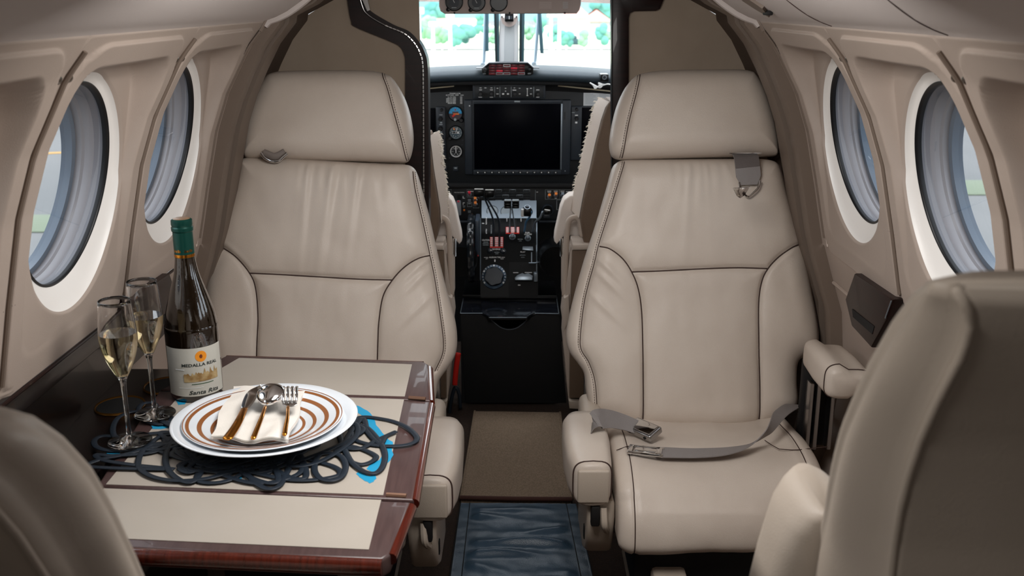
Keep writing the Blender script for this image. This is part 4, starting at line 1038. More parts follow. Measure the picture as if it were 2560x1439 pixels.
# ------------------------------------------------------------------ napkin
nz = ic.z + .0235
c4 = [PZ(583, 962, nz), PZ(763, 972, nz), PZ(722, 1098, nz), PZ(524, 1090, nz)]
def nap(a, b, p):
    return .0018*math.sin(a*6+b*2)*(.3+b*.4) + .0012*math.sin(a*13+1.2+b*3)*b + .002*NZ.noise(p*40) - .006*abs(a-.5)*(1-b)
nx, ny = 60, 60; G = np.zeros((ny, nx, 3))
for j in range(ny):
    for i in range(nx):
        a, b = i/(nx-1), j/(ny-1); p = c4[0].lerp(c4[1], a).lerp(c4[3].lerp(c4[2], a), b)
        G[j, i] = (p.x + .003*math.sin(b*9)*(1 if a < .5 else -1)*(abs(a-.5)*2), p.y + .0025*math.sin(a*8+1), p.z + nap(a, b, p))
for layer, nm in ((0, 'fold'), (1, None)):
    pass
V, Fc = gridg(G); V = [Vector(v) for v in V]; n = len(V); th = .0055
V2 = [v - Vector((0, 0, th)) for v in V]; F2 = [[i + n for i in reversed(f)] for f in Fc]
edge = [i for i in range(nx)] + [(j+1)*nx-1 for j in range(1, ny)] + [(ny-1)*nx + i for i in range(nx-2, -1, -1)] + [j*nx for j in range(ny-2, 0, -1)]
m = len(edge); Fe = [[edge[(k+1) % m], edge[k], n+edge[k], n+edge[(k+1) % m]] for k in range(m)]
nk = obj('napkin', V + V2, Fc + F2 + Fe, M['napkin'], label='folded white cloth napkin lying across the gold-ringed plate', cat='napkin', sharp=70)
for k_, off_ in ((1, .0018), (2, .0036)):
    P = [V[(ny-1)*nx + i] - Vector((0, .0002, off_)) for i in range(2, nx-2)]; Vt, Ft = tubeg(P, .0005, 5); obj('fold_line', Vt, Ft, M['label'], nk)

# ------------------------------------------------------------------ cutlery: heads towards the seat, gold handles towards the camera
def cut_path(p, n=8): return smooth([PZ(u, v, z) for u, v, z in p], n)
cz0 = nz + .006
def handle(pts, wid, parent):
    P = cut_path(pts); n = len(P); V = []; Fc = []
    for i, p in enumerate(P):
        T = (P[min(i+1, n-1)]-P[max(i-1, 0)]).normalized(); s = T.cross(Vector((0, 0, 1))).normalized(); nn = s.cross(T).normalized()
        f = i/(n-1); ww = wid[0]*(1-f) + wid[1]*f; hh = .0022
        if i == 0 or i == n-1: ww *= .6; hh *= .6
        for k in range(10): t = 2*PI*k/10; V.append(p + s*math.cos(t)*ww + nn*math.sin(t)*hh)
    for i in range(n-1):
        for k in range(10): l = (k+1) % 10; Fc.append([i*10+k, i*10+l, (i+1)*10+l, (i+1)*10+k])
    Fc += [list(range(9, -1, -1)), [(n-1)*10+k for k in range(10)]]
    return obj('handle', V, Fc, M['gold'], parent, sharp=0)
# knife
kn = empty('knife', PZ(600, 1060, cz0), 'steel knife with a broad gold handle, leftmost of the cutlery on the napkin', 'knife', 'cutlery on the napkin')
handle([(612, 1019, cz0+.010), (600, 1045, cz0+.010), (586, 1070, cz0+.006), (566, 1098, cz0+.002)], (.0052, .0078), kn)
bl = cut_path([(613, 1019, cz0+.010), (622, 1000, cz0+.013), (633, 980, cz0+.016), (652, 962, cz0+.016)], 10); n = len(bl); V = []; Fc = []
for i, p in enumerate(bl):
    f = i/(n-1); T = (bl[min(i+1, n-1)]-bl[max(i-1, 0)]).normalized(); s = T.cross(Vector((0, 0, 1))).normalized(); ww = .0045 + .0055*math.sin(PI*min(1, f*.9+.06))**.8
    ww *= 1 if f < .7 else max(.08, 1-((f-.7)/.3)**2)
    V += [p - s*ww*.9 + Vector((0, 0, .0004)), p + Vector((0, 0, .0012)), p + s*ww + Vector((0, 0, .0002)), p - Vector((0, 0, .0008))]
for i in range(n-1):
    for k in range(4): l = (k+1) % 4; Fc.append([i*4+k, i*4+l, (i+1)*4+l, (i+1)*4+k])
Fc += [[3, 2, 1, 0], [(n-1)*4+k for k in range(4)]]
obj('blade', V, Fc, M['steel'], kn, sharp=40)
# spoon
sp = empty('spoon', PZ(650, 1060, cz0), 'steel spoon with a thin gold handle, bowl towards the seat, middle of the cutlery', 'spoon', 'cutlery on the napkin')
handle([(664, 1014, cz0+.010), (655, 1040, cz0+.010), (645, 1065, cz0+.006), (632, 1097, cz0+.001)], (.0026, .0042), sp)
sc_ = PZ(676, 985, cz0+.018); G = []
axd = (PZ(684, 960, cz0+.026) - PZ(664, 1012, cz0+.010)); La = axd.length/2; axd.normalize(); sd = axd.cross(Vector((0, 0, 1))).normalized(); up_ = sd.cross(axd).normalized()
for i in range(17):
    ph = PI/2*i/16
    row = []
    for k in range(40):
        t = 2*PI*k/40; wdt = .0208*(1+.10*math.sin(t)); row.append(sc_ + sd*math.cos(t)*wdt*math.cos(ph) + axd*math.sin(t)*La*math.cos(ph) + up_*.0095*math.sin(ph))
    G.append(row)
V, Fc = gridg(np.array([[tuple(p) for p in r] for r in G]), wrapv=True)
n = len(V); V2 = [Vector(v) - up_*.0012 for v in V]; F2 = [[q + n for q in reversed(f)] for f in Fc]
Fe = [[k, n+k, n+(k+1) % 40, (k+1) % 40] for k in range(40)]
obj('bowl', [Vector(v) for v in V] + V2, Fc + F2 + Fe, M['steel'], sp, sharp=60)
# fork
fk = empty('fork', PZ(720, 1060, cz0), 'steel fork with a thin gold handle, rightmost of the cutlery on the napkin', 'fork', 'cutlery on the napkin')
handle([(720, 1014, cz0+.010), (719, 1040, cz0+.009), (715, 1062, cz0+.006), (711, 1088, cz0+.002)], (.0024, .0038), fk)
a = PZ(722, 1005, cz0+.013)
hd = [PZ(u, v, z) for u, v, z in [(717, 1016, cz0+.010), (706, 1009, cz0+.011), (704, 1000, cz0+.013), (742, 1000, cz0+.013), (743, 1010, cz0+.012), (729, 1016, cz0+.010)]]
V, Fc = prismg(hd, (0, 0, -.0015), .0004); obj('fork_neck', V, Fc, M['steel'], fk)
for u in (707, 718, 729, 740):
    P = cut_path([(u, 1003, cz0+.013), (u+1, 985, cz0+.020), (u+2, 966, cz0+.022)], 5); V, Fc = tubeg(P, 1, 8, up=(0, 0, 1), flat=(.0024, .0012)); obj('tine', V, Fc, M['steel'], fk, sharp=0)

# ------------------------------------------------------------------ wine bottle
bc = PZ(494, 985, TZ); bc.z = TZ + .001
wb = empty('wine_bottle', bc, 'dark wine bottle with green foil neck and a cream label, standing on the table', 'bottle')
BR = .0425; tilt = (0, 0)
prof = [(.0001, .004), (.030, .001), (.038, .0), (BR-.001, .004), (BR, .010), (BR, .110), (BR-.001, .125), (.0385, .143), (.0325, .165), (.026, .186), (.0205, .205), (.0172, .222), (.0155, .236), (.0148, .250), (.0145, .292), (.0001, .292)]
pv = [Vector((a, b, 0)) for a, b in prof[4:14]]; pv = smooth(pv, 5); prof = prof[:4] + [(p.x, p.y) for p in pv] + prof[14:]
V, Fc = latheg(prof, bc, 64); bo = obj('glass_body', V, Fc, M['botg'], wb, sharp=40)
V, Fc = latheg([(.0158, .236), (.0158, .262), (.0156, .277), (.0170, .279), (.0172, .284), (.0158, .286), (.0168, .289), (.0165, .296), (.0140, .298), (.0001, .2982)], bc, 48, closed=False); fo = obj('foil_cap', V, Fc, M['foil'], wb, sharp=30)
V, Fc = latheg([(.0001, .2986), (.0125, .2984), (.0135, .2980)], bc, 40, closed=False); obj('foil_top', V, Fc, mat('foil_top_print', '#9a7a5c', .4, .3), fo)
V, Fc = latheg([(.0160, .2365), (.0161, .2395), (.0160, .2415)], bc, 48, closed=False); obj('gold_band', V, Fc, M['gold'], fo)
th0 = -PI/2 + .34                                       # direction the label faces
def bend(V, r): return [bc + Vector((r*math.cos(th0 + v.x/r), r*math.sin(th0 + v.x/r), v.z)) for v in V]
def patch(x0, x1, z0, z1, r, n=24):
    V = []; Fc = []
    for i in range(n+1):
        x = x0 + (x1-x0)*i/n; V += [Vector((x, 0, z0)), Vector((x, 0, z1))]
    for i in range(n): Fc.append([2*i, 2*i+2, 2*i+3, 2*i+1])
    return bend(V, r), Fc
V, Fc = patch(-.056, .052, .012, .094, BR+.0006); lb_ = obj('label', V, Fc, M['label'], wb)
V, Fc = latheg([(.0001, 0), (.0078, 0)], (0, 0, 0), 40, closed=False)
def disc(cx, cz, r, rad, m, nm, par, sx=1.0):
    V = [Vector((cx, 0, cz))] + [Vector((cx + rad*sx*math.cos(2*PI*k/32), 0, cz + rad*math.sin(2*PI*k/32))) for k in range(32)]; Fc = [[0, 1+k, 1+(k+1) % 32] for k in range(32)]
    obj(nm, bend(V, r), Fc, m, par)
disc(.010, .0795, BR+.0010, .0092, M['seal_o'], 'seal_emblem', lb_); disc(.010, .0795, BR+.0013, .0034, mat('emblem_dark', '#6b2c10', .6), 'emblem_centre', lb_, .7)
def btext(s, cx, cz, size, width, m, nm, slant=0, r=BR+.0012):
    V, Fc = textg(s, (0, 0, 0), size, (1, 0, 0), (slant, 0, 1), width); V = [Vector((v.x + cx, 0, v.z + cz)) for v in V]; obj(nm, bend(V, r), Fc, m, lb_)
btext('MEDALLA REAL', .008, .0655, .0072, .060, M['ink'], 'lettering'); btext('Santa Rita', .012, .0185, .0100, .050, M['ink'], 'lettering', .35)
# sepia vineyard picture with an uneven skyline
xs_ = np.linspace(-.020, .038, 30); rz_ = random.Random(3); V = []; Fc = []
for i, x in enumerate(xs_): V += [Vector((x, 0, .037)), Vector((x, 0, .048 + .006*rz_.random() + (.006 if i in (17, 22, 26) else 0)))]
for i in range(len(xs_)-1): Fc.append([2*i, 2*i+2, 2*i+3, 2*i+1])
obj('picture', bend(V, BR+.0012), Fc, M['sepia'], lb_)
V, Fc = patch(-.008, .028, .0325, .0338, BR+.0012, 8); obj('green_line', V, Fc, mat('green_print', '#47604a', .7), lb_)
V, Fc = patch(-.030, .010, .0265, .0272, BR+.0012, 8); obj('pale_line', V, Fc, M['white'], lb_)
V, Fc = patch(-.034, -.018, .0575, .0590, BR+.0012, 8); obj('pale_line', V, Fc, M['white'], lb_)
V, Fc = patch(.0, .0, 0, 0, BR)
# gold crest on the foil
V, Fc = text_mesh('Santa Rita', True)
def fbend(V, r, a0): return [bc + Vector((r*math.cos(a0 + v.x/r), r*math.sin(a0 + v.x/r), v.z)) for v in V]
for a0 in (-PI/2-.45, -PI/2+.75): V2, F2 = textg('Santa Rita', (0, 0, .2475), .0065, (1, 0, 0), (.2, 0, 1), .014); obj('crest', fbend(V2, .0162, a0), F2, M['gold'], fo)

# ------------------------------------------------------------------ two champagne flutes
def flute(bx, label, fill):
    root = empty('champagne_flute', bx, label, 'glass', 'sparkling wine glasses on the table')
    hgt = .216
    outp = [(.0001, .0035), (.0001, .0), (.030, .0), (.0315, .0008), (.0300, .0022), (.012, .0052), (.0055, .0085), (.0038, .014), (.0033, .045), (.0036, .080), (.0052, .096), (.0100, .106), (.0175, .122), (.0235, .140), (.0262, .156), (.0262, .170), (.0245, .190), (.0222, hgt)]
    a = smooth([Vector((r, z, 0)) for r, z in outp[6:]], 5); outp = outp[1:6] + [(p.x, p.y) for p in a]
    inp = [(.0212, hgt), (.0235, .190), (.0252, .170), (.0252, .156), (.0224, .140), (.0163, .122), (.0085, .107), (.0040, .1015), (.0001, .1000)]
    b = smooth([Vector((r, z, 0)) for r, z in inp], 5); V, Fc = latheg(outp + [(.0217, hgt+.0006)] + [(max(p.x, .0001), p.y) for p in b], bx, 56, closed=False)
    obj('glass', V, Fc, M['glass'], root, sharp=0)
    # wine fills the inside up to its level
    zin, rin = zip(*sorted([(p.y, p.x) for p in b])); zl = np.linspace(.1004, fill, 22)
    wp = [(.0001, .1003)] + [(float(np.interp(z, zin, rin))+.0002, z) for z in zl[1:]] + [(.0001, fill)]
    V, Fc = latheg(wp, bx, 56, closed=False); obj('wine', V, Fc, M['wine'], root, sharp=60)
    rnd = random.Random(int(fill*9999)); mb = MB()
    for k in range(90):
        z = rnd.uniform(.118, fill-.002); r = float(np.interp(z, zin, rin))*rnd.uniform(.55, .97); t = rnd.uniform(0, 2*PI); s = rnd.uniform(.0004, .0010)
        bm = bmesh.new(); bmesh.ops.create_icosphere(bm, subdivisions=1, radius=s, matrix=Matrix.Translation(Vector(bx)+Vector((r*math.cos(t), r*math.sin(t), z)))); V, Fc = bm_out(bm); mb.add(V, Fc)
    mb.build('bubbles', M['bubble'], root, kind='stuff', sharp=0)
    return root
f1 = PZ(325, 1102, MZ+.004); flute(f1, 'nearer champagne flute, left of the other and standing on the placemat loops', .168)
f2 = PZ(388, 1034, MZ+.004); flute(f2, 'farther champagne flute, right beside the wine bottle', .162)

# ------------------------------------------------------------------ dark side console on the left with two gold-ringed cup holders
sc = empty('side_console', (-.66, 1.1, .4), 'dark wood side ledge along the left wall with gold-ringed cup holders', 'console')
V, Fc = prismg([Vector((x, .30, z)) for x, z in [(-.74, .775), (-.668, .775), (-.662, .765), (-.664, .745), (-.688, .725), (-.688, .645), (-.74, .64)]], (0, 1.55, 0), .002); obj('ledge', V, Fc, M['console'], sc)
V, Fc = boxg((-.655, 1.00, .635), (.15, 1.38, .020), .003); obj('tray', V, Fc, M['console'], sc)
V, Fc = boxg((-.595, 1.00, .33), (.02, 1.38, .60), .003); obj('side_panel', V, Fc, M['console'], sc)
V, Fc = boxg((-.655, 1.69, .33), (.14, .02, .62), .003); obj('end_panel', V, Fc, M['console'], sc)
for (u, v) in ((300, 1012), (418, 962)):
    c = PZ(u, v, .648); V, Fc = latheg([(.0365, -.002), (.0385, .0015), (.0400, -.002)], c, 48, closed=False); obj('cup_holder_ring', V, Fc, mat('dull_gold', '#6d4a1c', .3, .8), sc, sharp=0)
    V, Fc = latheg([(.0001, -.001), (.036, -.0005)], c, 40, closed=False); obj('cup_well', V, Fc, M['blackm'], sc)
V, Fc = tubeg([Vector((-.666, .32, .772)), Vector((-.666, 1.90, .772))], .003, 8); obj('edge_strip', V, Fc, M['wood'], sc)
# wall boxes: dark polished pockets with a slot
def wall_box(sg, lab):
    pts = [(2135, 683), (2232, 748), (2217, 795), (2176, 868), (2128, 815), (2112, 748)]
    P = [PX(u, v, .652) for u, v in pts]
    if sg < 0: P = [Vector((-p.x, p.y, p.z)) for p in P]
    r = empty('wall_pocket', (sg*.67, P[0].y, .68), lab, 'pocket', 'dark polished pockets on the side walls')
    V, Fc = prismg(P, (sg*.045, 0, 0), .004, 2); b = obj('pocket_body', V, Fc, M['wood'], r)
    sl = [(2130, 772), (2185, 815), (2180, 835), (2132, 792)]
    S = [PX(u, v, .651) for u, v in sl]
    if sg < 0: S = [Vector((-p.x, p.y, p.z)) for p in S]
    V, Fc = prismg(S, (sg*.004, 0, 0)); obj('slot', V, Fc, M['blackm'], r)
    R_ = [PX(u, v, .651) for u, v in [(2228, 752), (2213, 795)]]
    if sg < 0: R_ = [Vector((-p.x, p.y, p.z)) for p in R_]
    V, Fc = tubeg(R_, .0012, 6); obj('bright_trim', V, Fc, M['alu'], r)
    a = P[4].lerp(P[5], .55); c = P[1].lerp(P[2], .5)
wall_box(1, 'dark polished pocket with a slot on the right wall beside the right seat'); wall_box(-1, 'dark polished pocket on the left wall behind the champagne flutes')
# screws along the lower walls
for sg in (-1, 1):
    for (y, z) in ((1.52, .792), (1.95, .792), (1.08, .792)):
        x = sg*(XW(z)-.004); V, Fc = latheg([(.0001, .003), (.003, .0026), (.005, .001), (.005, -.003)], (x, y, z), 14, (-sg, 0, -.2)); obj('screw', V, Fc, M['screw'], bpy.data.objects['wall_left' if sg < 0 else 'wall_right'])
# ================================================================== COCKPIT
YI = 3.45                                              # instrument panel plane
ip = empty('instrument_panel', (0, YI, .8), 'black instrument panel with a large dark display, gauges and switches', 'instrument panel')
def pb(name, u0, v0, u1, v1, out, m, par=ip, y=YI, bev=.0015, back=.004, **k):
    V, Fc = pxbox(u0, v0, u1, v1, y, out, back, bev); return obj(name, V, Fc, m, par, **k)
def dl(name, u, v, r_px, out, m, par=ip, y=YI, seg=28, prof=None, axis=(0, -1, 0)):
    r = r_px/F*y*.99; c = PY(u, v, y); p = prof(r, out) if prof else [(r, -.003), (r, out*.75), (r*.9, out), (.0001, out)]
    V, Fc = latheg(p, c, seg, axis); return obj(name, V, Fc, m, par)
knobp = lambda r, o: [(r*1.25, -.003), (r*1.25, o*.15), (r, o*.22), (r*.92, o*.9), (r*.7, o), (.0001, o)]
pb('panel_face', 900, 212, 1680, 462, .0, M['black'], back=.03)
# glareshield: padded arched hood
G = []
us = np.linspace(960, 1620, 50)
for u in us:
    row = []; k = ((u-1270)/350.0)**2
    for (v, y) in ((205, 3.44), (199, 3.39), (192, 3.375), (183, 3.38), (174, 3.41), (167, 3.47), (163, 3.56), (161, 3.70)):
        row.append(tuple(PY(u, v + 20*k, y)))
    G.append(row)
V, Fc = gridg(np.array(G)); gs = obj('glareshield', V, Fc, M['glare'], label='padded slate glareshield hood above the instrument panel', cat='glareshield', sharp=0)
P = [PY(u, 207+15*((u-1270)/350.0)**2, 3.40) for u in us]; V, Fc = tubeg(P, .006, 8); obj('lower_lip', V, Fc, M['blackm'], gs)
V, Fc = gridg(np.array([[tuple(PY(u, v + 18*((u-1270)/350.0)**2, y)) for v, y in ((203, 3.42), (215, 3.44), (226, 3.449))] for u in us])); obj('shade', V, Fc, M['blackm'], gs)
for a, b in (((1073, 221), (1135, 215)), ((1395, 214), (1528, 228))):
    V, Fc = tubeg([PY(*a, 3.435), PY(*b, 3.435)], .0022, 6); obj('light_strip', V, Fc, mat('warm_strip', '#c9bfa5', .4), gs)
# annunciator on the hood
an = empty('warning_annunciator', PY(1269, 175, 3.36), 'small black warning light block with red lenses on top of the glareshield', 'warning panel')
V, Fc = pxpoly([(1204, 171), (1213, 168), (1223, 159), (1318, 158), (1327, 163), (1334, 170), (1334, 184), (1328, 188), (1212, 188), (1205, 183)], 3.355, .06, .003); obj('housing', V, Fc, M['blackg'], an)
V, Fc = pxpoly([(1190, 170.4), (1206, 170.4), (1222, 157), (1320, 156.5), (1334, 169), (1348, 169.6), (1348, 171), (1332, 171), (1319, 158.6), (1223, 159), (1207, 172), (1190, 171.8)], 3.345, .07); obj('hood_plate', V, Fc, M['bezel'], an)
for r_ in range(4):
    for c_ in range(5):
        u = 1222 + c_*18.2; v = 160.5 + r_*6.8; br = (r_, c_) in ((1, 3), (2, 1)); wt = (r_, c_) in ((0, 2), (3, 1), (3, 2), (3, 4))
        pb('lamp_surround', u, v, u+17.4, v+6.2, .0015, M['white'] if (r_, c_) == (0, 2) else (M['offw'] if wt else M['bezel']), an, 3.354, .0003)
        g = 1.2 if wt else .5; pb('lamp_lens', u+g, v+g, u+17.4-g, v+6.2-g, .0025, M['redl'] if br else M['redd'], an, 3.354, .0003)
dl('knob', 1211.5, 173, 4.6, .014, M['knob'], an, 3.354, prof=knobp); dl('knob', 1323.5, 172.5, 3.2, .014, M['knob'], an, 3.354, prof=knobp)
V, Fc = latheg([(4.9/F*3.35, .004), (5.6/F*3.35, .006)], PY(1211.5, 173, 3.354), 28, (0, -1, 0), False); obj('knob_ring', V, Fc, M['offw'], an)
V, Fc = textg('LOCK', PY(1211, 184, 3.352), .006, width=.009); obj('lettering', V, Fc, M['offw'], an); V, Fc = textg('OFF', PY(1323.5, 184, 3.352), .006, width=.011); obj('lettering', V, Fc, M['offw'], an)
# flight guidance strip
fg = pb('guidance_strip', 1182, 204, 1363, 245, .022, M['bezel'], bev=.003)
fi = pb('guidance_face', 1188, 214, 1358, 242, .026, M['black'])
for u in (1237, 1250, 1278, 1334): pb('divider', u-.5, 215, u+.5, 241, .0268, M['offw'], fi, bev=0)
for u, v, r in ((1202, 232, 5.2), (1229, 232, 5.2), (1287, 232, 5.2), (1344.5, 233, 5.2)): dl('knob', u, v, r, .045, M['knob'], fi, prof=knobp)
for u, v, w_, h in ((1202, 218, 5, 1.4), (1214, 218, 5, 1.4), (1202, 223, 7, 1.6), (1229, 218, 5, 1.4), (1229, 223, 7, 1.6), (1244, 219, 4, 1.6), (1244, 233, 6, 1.6), (1264, 219, 4, 1.4), (1264, 226, 3, 1.8), (1258, 233, 5, 3.4), (1270, 233, 5, 3.4),
                   (1286, 218, 4, 1.2), (1286, 223.5, 9, 2), (1299, 219, 4, 1.4), (1299, 233, 4.5, 1.6), (1327, 219, 4.5, 1.6), (1327, 233, 4.5, 1.6), (1344, 223, 8, 1.8), (1344, 241, 8, 1.2), (1201, 241, 9, 1.0), (1229, 241, 8, 1.0), (1318, 220, 4, 2.2), (1318, 237, 4, 2)):
    pb('legend', u-w_/2, v-h/2, u+w_/2, v+h/2, .0268, M['white'], fi, bev=0)
pb('slider_line', 1317.4, 220, 1318.6, 237, .0268, M['white'], fi, bev=0)
# centre display
cdp = pb('display_bezel', 1161, 248, 1424, 435, .014, M['bezel'], bev=.004)
pb('bezel_side', 1161, 249, 1182, 434, .018, M['bezel'], cdp, bev=.003); pb('bezel_side', 1405, 249, 1424, 434, .018, M['bezel'], cdp, bev=.003)
pb('bezel_bottom', 1184, 423, 1403, 435, .018, M['bezel'], cdp, bev=.002); pb('bezel_top', 1184, 249, 1403, 257, .016, M['bezel'], cdp, bev=.002)
pb('bright_edge', 1182.4, 258, 1184.2, 422, .0185, M['alu'], cdp, bev=.0005); pb('bright_edge', 1402, 258, 1403.4, 422, .0185, M['alu'], cdp, bev=.0005)
pb('screen', 1185, 258, 1401, 421, .0165, M['screen'], cdp, bev=.001)
pb('maker_plate', 1286, 250.5, 1300, 254, .019, M['offw'], cdp, bev=0)
for k in range(12):
    u = 1195 + k*17.6; pb('soft_key', u-4, 425, u+4, 431, .022, M['black'], cdp, bev=.001); pb('legend', u-1.2, 427.2, u+1.2, 429.4, .0228, M['white'], cdp, bev=0)
pb('card_slot', 1410.5, 278, 1412, 297, .0188, M['blackm'], cdp, bev=0); dl('screw', 1174.5, 263, 1.6, .020, M['white'], cdp); dl('screw', 1412, 425, 1.6, .020, M['alu'], cdp)
# side display with its control strip on the right
rd = pb('display_bezel', 1426, 264, 1640, 400, .010, M['bezel'], bev=.003); pb('screen', 1454, 268, 1636, 396, .0135, M['screen'], rd, bev=.001); pb('control_strip', 1428, 266, 1452, 398, .0135, M['bezel'], rd, bev=.002)
dl('knob', 1441, 272, 4, .03, M['knob'], rd, prof=knobp); dl('knob', 1440.5, 294, 5, .035, M['knob'], rd, prof=knobp); pb('legend', 1437, 286, 1444, 288, .0145, M['white'], rd, bev=0); pb('legend', 1437.5, 303, 1442.5, 307, .0145, M['white'], rd, bev=0); pb('legend', 1429, 279, 1436, 281, .0145, M['offw'], rd, bev=0); dl('screw', 1448, 385, 1.4, .016, M['white'], rd)
# left display
ld = pb('display_bezel', 930, 266, 1074, 392, .010, M['bezel'], bev=.003); pb('screen', 940, 270, 1090, 386, .0135, M['screen'], ip, bev=.001)
ls_ = pb('control_strip', 1090, 266, 1116, 399, .014, M['bezel'], bev=.003)
for v, r in ((295, 5.4), (319, 5.8), (343, 5), (388, 5.4)): dl('knob', 1102.5, v, r, .04, M['knob'], ls_, prof=knobp)
dl('knob', 1105, 273, 4, .03, M['knob'], ls_, prof=knobp)
for v in (286, 310, 334): pb('legend', 1099, v-1, 1107, v+.8, .0148, M['offw'], ls_, bev=0)
for v in (305, 329, 352): pb('legend', 1101, v-1.6, 1106, v+1.6, .0148, M['offw'], ls_, bev=0)
for v in (359.5, 367, 375):
    for u in (1097.5, 1108): pb('push_key', u-4.5, v-2.6, u+4.5, v+2.6, .018, M['black'], ls_, bev=.001); pb('legend', u-2.4, v-.9, u+2.4, v+.9, .0188, M['white'], ls_, bev=0)
pb('legend', 1099, 397, 1108, 398.2, .0148, M['white'], ls_, bev=0); pb('legend', 1101, 379, 1106, 380.6, .0148, M['white'], ls_, bev=0)
# printed table of altitudes
for s, u, v, w_ in (('STANDBY ALTIM', 1137.5, 233.6, 26), ('ALTITUDE - FEET   VAC', 1137, 237.8, 44), ('S.L. TO 15000', 1129.5, 242.8, 20), ('15000 TO 20000', 1127.5, 247, 24), ('20000 TO 25000', 1127.5, 250.8, 24), ('25000 TO 30000', 1127.5, 254.8, 24), ('ABOVE 30000', 1129.5, 258.2, 20),
                    ('500', 1153, 242.8, 5.6), ('450', 1153, 247, 5.6), ('400', 1153, 250.8, 5.6), ('350', 1153, 254.8, 5.6), ('300', 1153, 258.2, 5.6)):
    V, Fc = textg(s, PY(u, v, YI-.0012), 3.6/F*YI, width=w_/F*YI); obj('lettering', V, Fc, M['white'], ip)
# gauges
def arc_disc(c, r, a0, a1, m, nm, par, dy):
    n = 40; V = [c + Vector((0, -dy, 0))] + [c + Vector((r*math.cos(a0+(a1-a0)*k/n), -dy, r*math.sin(a0+(a1-a0)*k/n))) for k in range(n+1)]; Fc = [[0, k+1, k+2] for k in range(n)]
    return obj(nm, V, Fc, m, par)
def rot_bar(c, ang, r0, r1, w_, m, nm, par, dy, w2=None):
    d = Vector((math.cos(ang), 0, math.sin(ang))); s = Vector((-d.z, 0, d.x)); w2 = w_ if w2 is None else w2; o = Vector((0, -dy, 0))
    return obj(nm, [c+d*r0-s*w_+o, c+d*r0+s*w_+o, c+d*r1+s*w2+o, c+d*r1-s*w2+o], [[0, 1, 2, 3]], m, par)
def gauge(u, v, r_px, face, nm_label, kind):
    c = PY(u, v, YI); r = r_px/F*YI*.985
    V, Fc = latheg([(r*1.14, -.004), (r*1.14, .006), (r*1.02, .009), (r*1.0, .003)], c, 48, (0, -1, 0), False); g = obj('gauge_ring', V, Fc, M['knob'], ip)
    V, Fc = latheg([(r, .003), (.0001, .003)], c, 48, (0, -1, 0), False); obj('gauge_face', V, Fc, face, g)
    if kind == 0:
        arc_disc(c, r*.97, 0, PI, M['skyblue'], 'sky_half', g, .0036); rot_bar(c, PI/2, -r*.02, r*.30, r*.46, mat('gauge_brown', '#57454a', .6), 'roll_plate', g, .004)
        arc_disc(c, r*.97, PI, 2*PI, mat('gauge_brown2', '#4a3f46', .6), 'ground_half', g, .0036)
        rot_bar(c - Vector((0, 0, r*.05)), 0, -r*.30, r*.55, r*.07, M['orange'], 'pointer', g, .0046, r*.10); rot_bar(c - Vector((0, 0, r*.1)), -PI*.30-PI/2, 0, r*.55, r*.10, M['red'], 'flag', g, .0050, r*.12)
        rot_bar(c, PI/2, r*.45, r*.66, r*.09, M['redl'], 'index_mark', g, .0044)
        for k in range(7): a = PI*(.12+.76*k/6); rot_bar(c, a, r*.82, r*.93, r*.012, M['white'], 'tick', g, .0044)
        dl('gauge_knob', u+15, v+16, 5.6, .02, M['knob'], ip, prof=knobp); dl('gauge_knob', u, v+14.5, 3.6, .015, M['offw'], ip, prof=knobp)
    if kind == 1:
        for k in range(50): a = 2*PI*k/50; rot_bar(c, a, r*(.82 if k % 5 else .76), r*.95, r*(.010 if k % 5 else .022), M['white'], 'tick', g, .0036)
        for k in range(10): a = PI/2-2*PI*k/10; V, Fc = textg(str(k), c + Vector((math.cos(a)*r*.62, -.0038, math.sin(a)*r*.62)), r*.26); obj('numeral', V, Fc, M['white'], g)
        rot_bar(c, 0, -r*.5, r*.52, r*.17, M['white'], 'counter_frame', g, .0040); rot_bar(c, 0, -r*.46, r*.20, r*.13, M['black'], 'counter', g, .0044); rot_bar(c, PI*.63, r*.45, r*.8, r*.10, M['orange'], 'flag', g, .0042); rot_bar(c, PI*.40, -r*.1, r*.78, r*.03, M['white'], 'pointer', g, .0048, r*.07)
        dl('gauge_knob', u-14, v+14, 4.6, .02, M['knob'], ip, prof=knobp)
    if kind == 2:
        V, Fc = latheg([(r*.98, .0036), (r*.86, .0036)], c, 48, (0, -1, 0), False); obj('dial_band', V, Fc, M['white'], g)
        for k in range(36): a = 2*PI*k/36; rot_bar(c, a, r*(.66 if k % 3 == 0 else .76), r*.9, r*.02, M['white'], 'tick', g, .0038)
        for k, s in enumerate(('N', '6', '5', '4', '3', '2')): a = PI/2 + 2*PI*(k+.5)/6; V, Fc = textg(s, c + Vector((math.cos(a)*r*.52, -.0040, math.sin(a)*r*.52)), r*.26); obj('numeral', V, Fc, M['white'], g)
        rot_bar(c, PI/2, -r*.3, r*.85, r*.05, M['white'], 'pointer', g, .0046, r*.09)
gauge(1138.5, 283.5, 17, M['black'], '', 0); gauge(1139.5, 331, 16, mat('gauge_bluegrey', '#3d5560', .6), '', 1); gauge(1140, 378, 15, M['black'], '', 2)
for u, v in ((1157, 313), (1157, 350), (1124, 267), (1157, 267), (1155, 362), (1124, 395), (1155, 395)): dl('screw', u, v, 1.7, .003, M['bezel'])
for u in (1111, 1139.5): k_ = pb('push_button', u-6.5, 415, u+6.5, 427, .012, M['bezel'], bev=.002); pb('legend', u-3, 417, u+3, 420, .0128, M['offw'], k_, bev=0)
